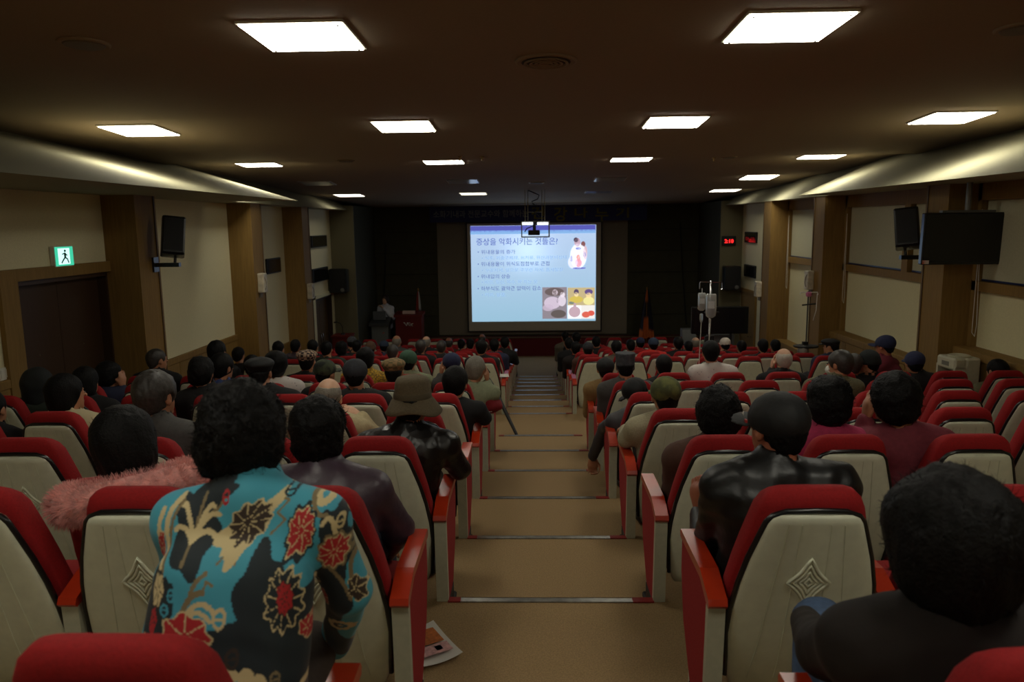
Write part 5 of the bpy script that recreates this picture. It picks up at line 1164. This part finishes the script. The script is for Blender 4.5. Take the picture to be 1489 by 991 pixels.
mk = thing('gooseneck_microphone', 'thin black gooseneck microphone on the low dark red desk', 'microphone', ((a[0]+b[0])/2, zt, FRONT+ht)); MB().lathe([(.06, 0), (.05, .03), (.01, .035)], n=14).obj('microphone_base', black, mk); MB().tube([(.0, 0, .03), (.0, 0, .18), (-.05, 0, .27), (-.14, 0, .30)], .009, 6).tube([(-.13, 0, .30), (-.2, 0, .29)], .018, 8).obj('gooseneck', black, mk, smooth=True)
zv = 17.2; a = at(1005, 485, zv); b = at(1089, 445, zv); t2 = thing('television', 'dark flat television on a stand below the stage speaker', 'television', ((a[0]+b[0])/2, zv, FRONT-.004)); hx_ = (b[0]-a[0])/2; z0_, z1_ = a[2]-FRONT, b[2]-FRONT
MB().box(-hx_, hx_, -.03, .06, z0_, z1_, bev=.015).obj('television_body', blackp, t2); MB().box(-hx_+.06, hx_-.1, -.034, -.03, z0_+.06, z1_-.05).obj('television_screen', M('off_screen', (26, 24, 28), .25), t2); MB().box(-hx_*.5, hx_*.5, -.15, .15, .0, .05).box(-hx_*.42, -hx_*.36, -.03, .03, .05, z0_+.05).box(hx_*.36, hx_*.42, -.03, .03, .05, z0_+.05).obj('stand', black, t2)
cbn = thing('cabinet', 'low grey cabinet under the flat television', 'cabinet', (at(1048, 490, 17.6)[0], 17.65, FRONT-.004)); MB().box(-.28, .28, -.2, .2, 0, z0_-.06, bev=.01).obj('cabinet_body', M('cabinet_grey', (120, 122, 124), .5), cbn); MB().box(-.27, -.005, -.215, -.2, .03, z0_-.09).obj('cabinet_door', M('cabinet_grey'if False else 'cabinet_grey', (120, 122, 124), .5), cbn); MB().box(.005, .27, -.215, -.2, .03, z0_-.09).obj('cabinet_door', M('cabinet_grey', (120, 122, 124), .5), cbn)
gx_ = at(1001, 488, 18.2); gb = thing('office_printer', 'pale grey box shaped machine beside the flat television', 'printer', (gx_[0], 18.2, FRONT-.004)); hg = at(1001, 478, 18.2)[2]-FRONT; MB().prism([(-.2, hg*.72), (.2, hg*.72), (.2, hg), (-.05, hg)], 'x', -.16, .16).obj('machine_body', M('machine_grey', (104, 106, 104), .5), gb); MB().box(-.2, .2, -.22, .22, 0, hg*.72).obj('machine_table', M('machine_dark', (40, 38, 36), .6), gb)
# thin cables down the stage wall
for k, (pp, lb) in enumerate((([(561, 352), (560, 400), (557, 448)], 'thin dark cable hanging on the olive wall above the speaker'), ([(989, 322), (993, 400), (998, 472)], 'thin dark cable hanging on the olive wall beside the drip stand'))):
    q = [at(x_, y_, 21.55) for x_, y_ in pp]; q = [tuple(v_) for v_ in q]; base = q[0]
    tag(MB().tube([tuple(np.array(v_)-np.array(base)) for v_ in q], .016, 6).obj('hanging_cable', black, None, base), lb, 'cable')
# ------------------------------------------------------------------ paper, cane and small things by the aisle
def sheet(name, loc, w_, h_, rz, mat, bend=0.0, tilt=(0, 0)):
    nu = 10; V = []; 
    for j in range(nu):
        for i in range(nu):
            u, v = i/(nu-1)-.5, j/(nu-1)-.5; V.append((u*w_, v*h_, bend*(u*u*4+v*v*2)*.5+.002))
    i_, j_ = np.meshgrid(np.arange(nu-1), np.arange(nu-1)); q = (j_*nu+i_).ravel(); Q = np.stack([q, q+1, q+nu+1, q+nu], 1); me = mesh_from(name, V, Q, mat, True); o = link(name, me, None, loc, (tilt[0], tilt[1], rz)); return o
pap = M('paper', (214, 210, 200), .8)
fl_ = at(633, 916, 2.93); fy = 2.97; fx_ = at(633, 916, fy)[0]; zf_ = level(fy)
fly = sheet('leaflet', (fx_-.045, fy, zf_+.004), .21, .30, .55, pap, .03); tag(fly, 'printed white leaflet with orange picture on the aisle floor beside an arm panel', 'leaflet')
def fprint(nm, c, u0, u1, v0, v1): 
    MB().box(u0, u1, v0, v1, .0215, .022).obj(nm, M(nm, c, .7, .3, 60), fly)
fprint('orange_picture', (176, 96, 36), -.07, .08, -.02, .10); fprint('pink_text_block', (196, 150, 148), -.08, .085, -.10, -.03); fprint('blue_heading', (96, 100, 160), .02, .05, -.08, -.045)
for px, py, side, row, lb in ((732, 531, -1, 10, 'white paper sheets lying on the aisle armrest just past the cross aisle'), (724, 600, -1, 6, 'white paper lying on the aisle armrest beside the grey haired man in pale green')):
    yf = ROW[row]+.23; sh = sheet('paper_sheet', (seatx(side, 1)-side*.275, yf+.16, level(yf)+.64), .10 if row == 6 else .14, .24, .1, pap, .0); tag(sh, lb, 'paper')
a = at(738, 574, 9.4); b = at(760, 600, 9.0); fzb = level(9.0); cn = thing('folded_umbrella', 'slim black folded umbrella leaning out from the seats into the aisle', 'umbrella', (b[0], 9.0, fzb+.012))
dv = np.array([a[0]-b[0]-.25, .75, .72]); MB().tube([(0, 0, 0), tuple(dv*.1), tuple(dv*.2), tuple(dv*.85), tuple(dv)], [.005, .012, .02, .028, .012], 8).obj('umbrella_canopy', black, cn, smooth=True); MB().tube([tuple(dv), tuple(dv*1.1), tuple(dv*1.14+np.array([.03, 0, .01])), tuple(dv*1.1+np.array([.05, 0, -.01]))], .009, 6).obj('umbrella_handle', black, cn, smooth=True)

jf_ = lambda P: smin(smin(ell(P, (0, 0, .09), (.11, .15, .10)), ell(P, (.05, -.05, .04), (.10, .10, .07)), .05), ell(P, (-.05, .06, .05), (.09, .09, .08)), .04)+.008*noise(P, 28, 3)+.004*noise(P, 60, 1)
a = at(715, 566, 6.95); Vj, Qj = surf(jf_, (-.2, -.22, -.06), (.22, .22, .24), .012)
tag(link('folded_jacket', mesh_from('folded_jacket', Vj, Qj, M('cloth_crimson', (120, 14, 24), .85, .1, 40, .3), True), None, (seatx(-1, 1)+.275, 6.85, level(6.85)+.64)), 'crumpled dark red jacket on the aisle armrest by the grey haired man', 'jacket')

print('done', time.time()-T0)
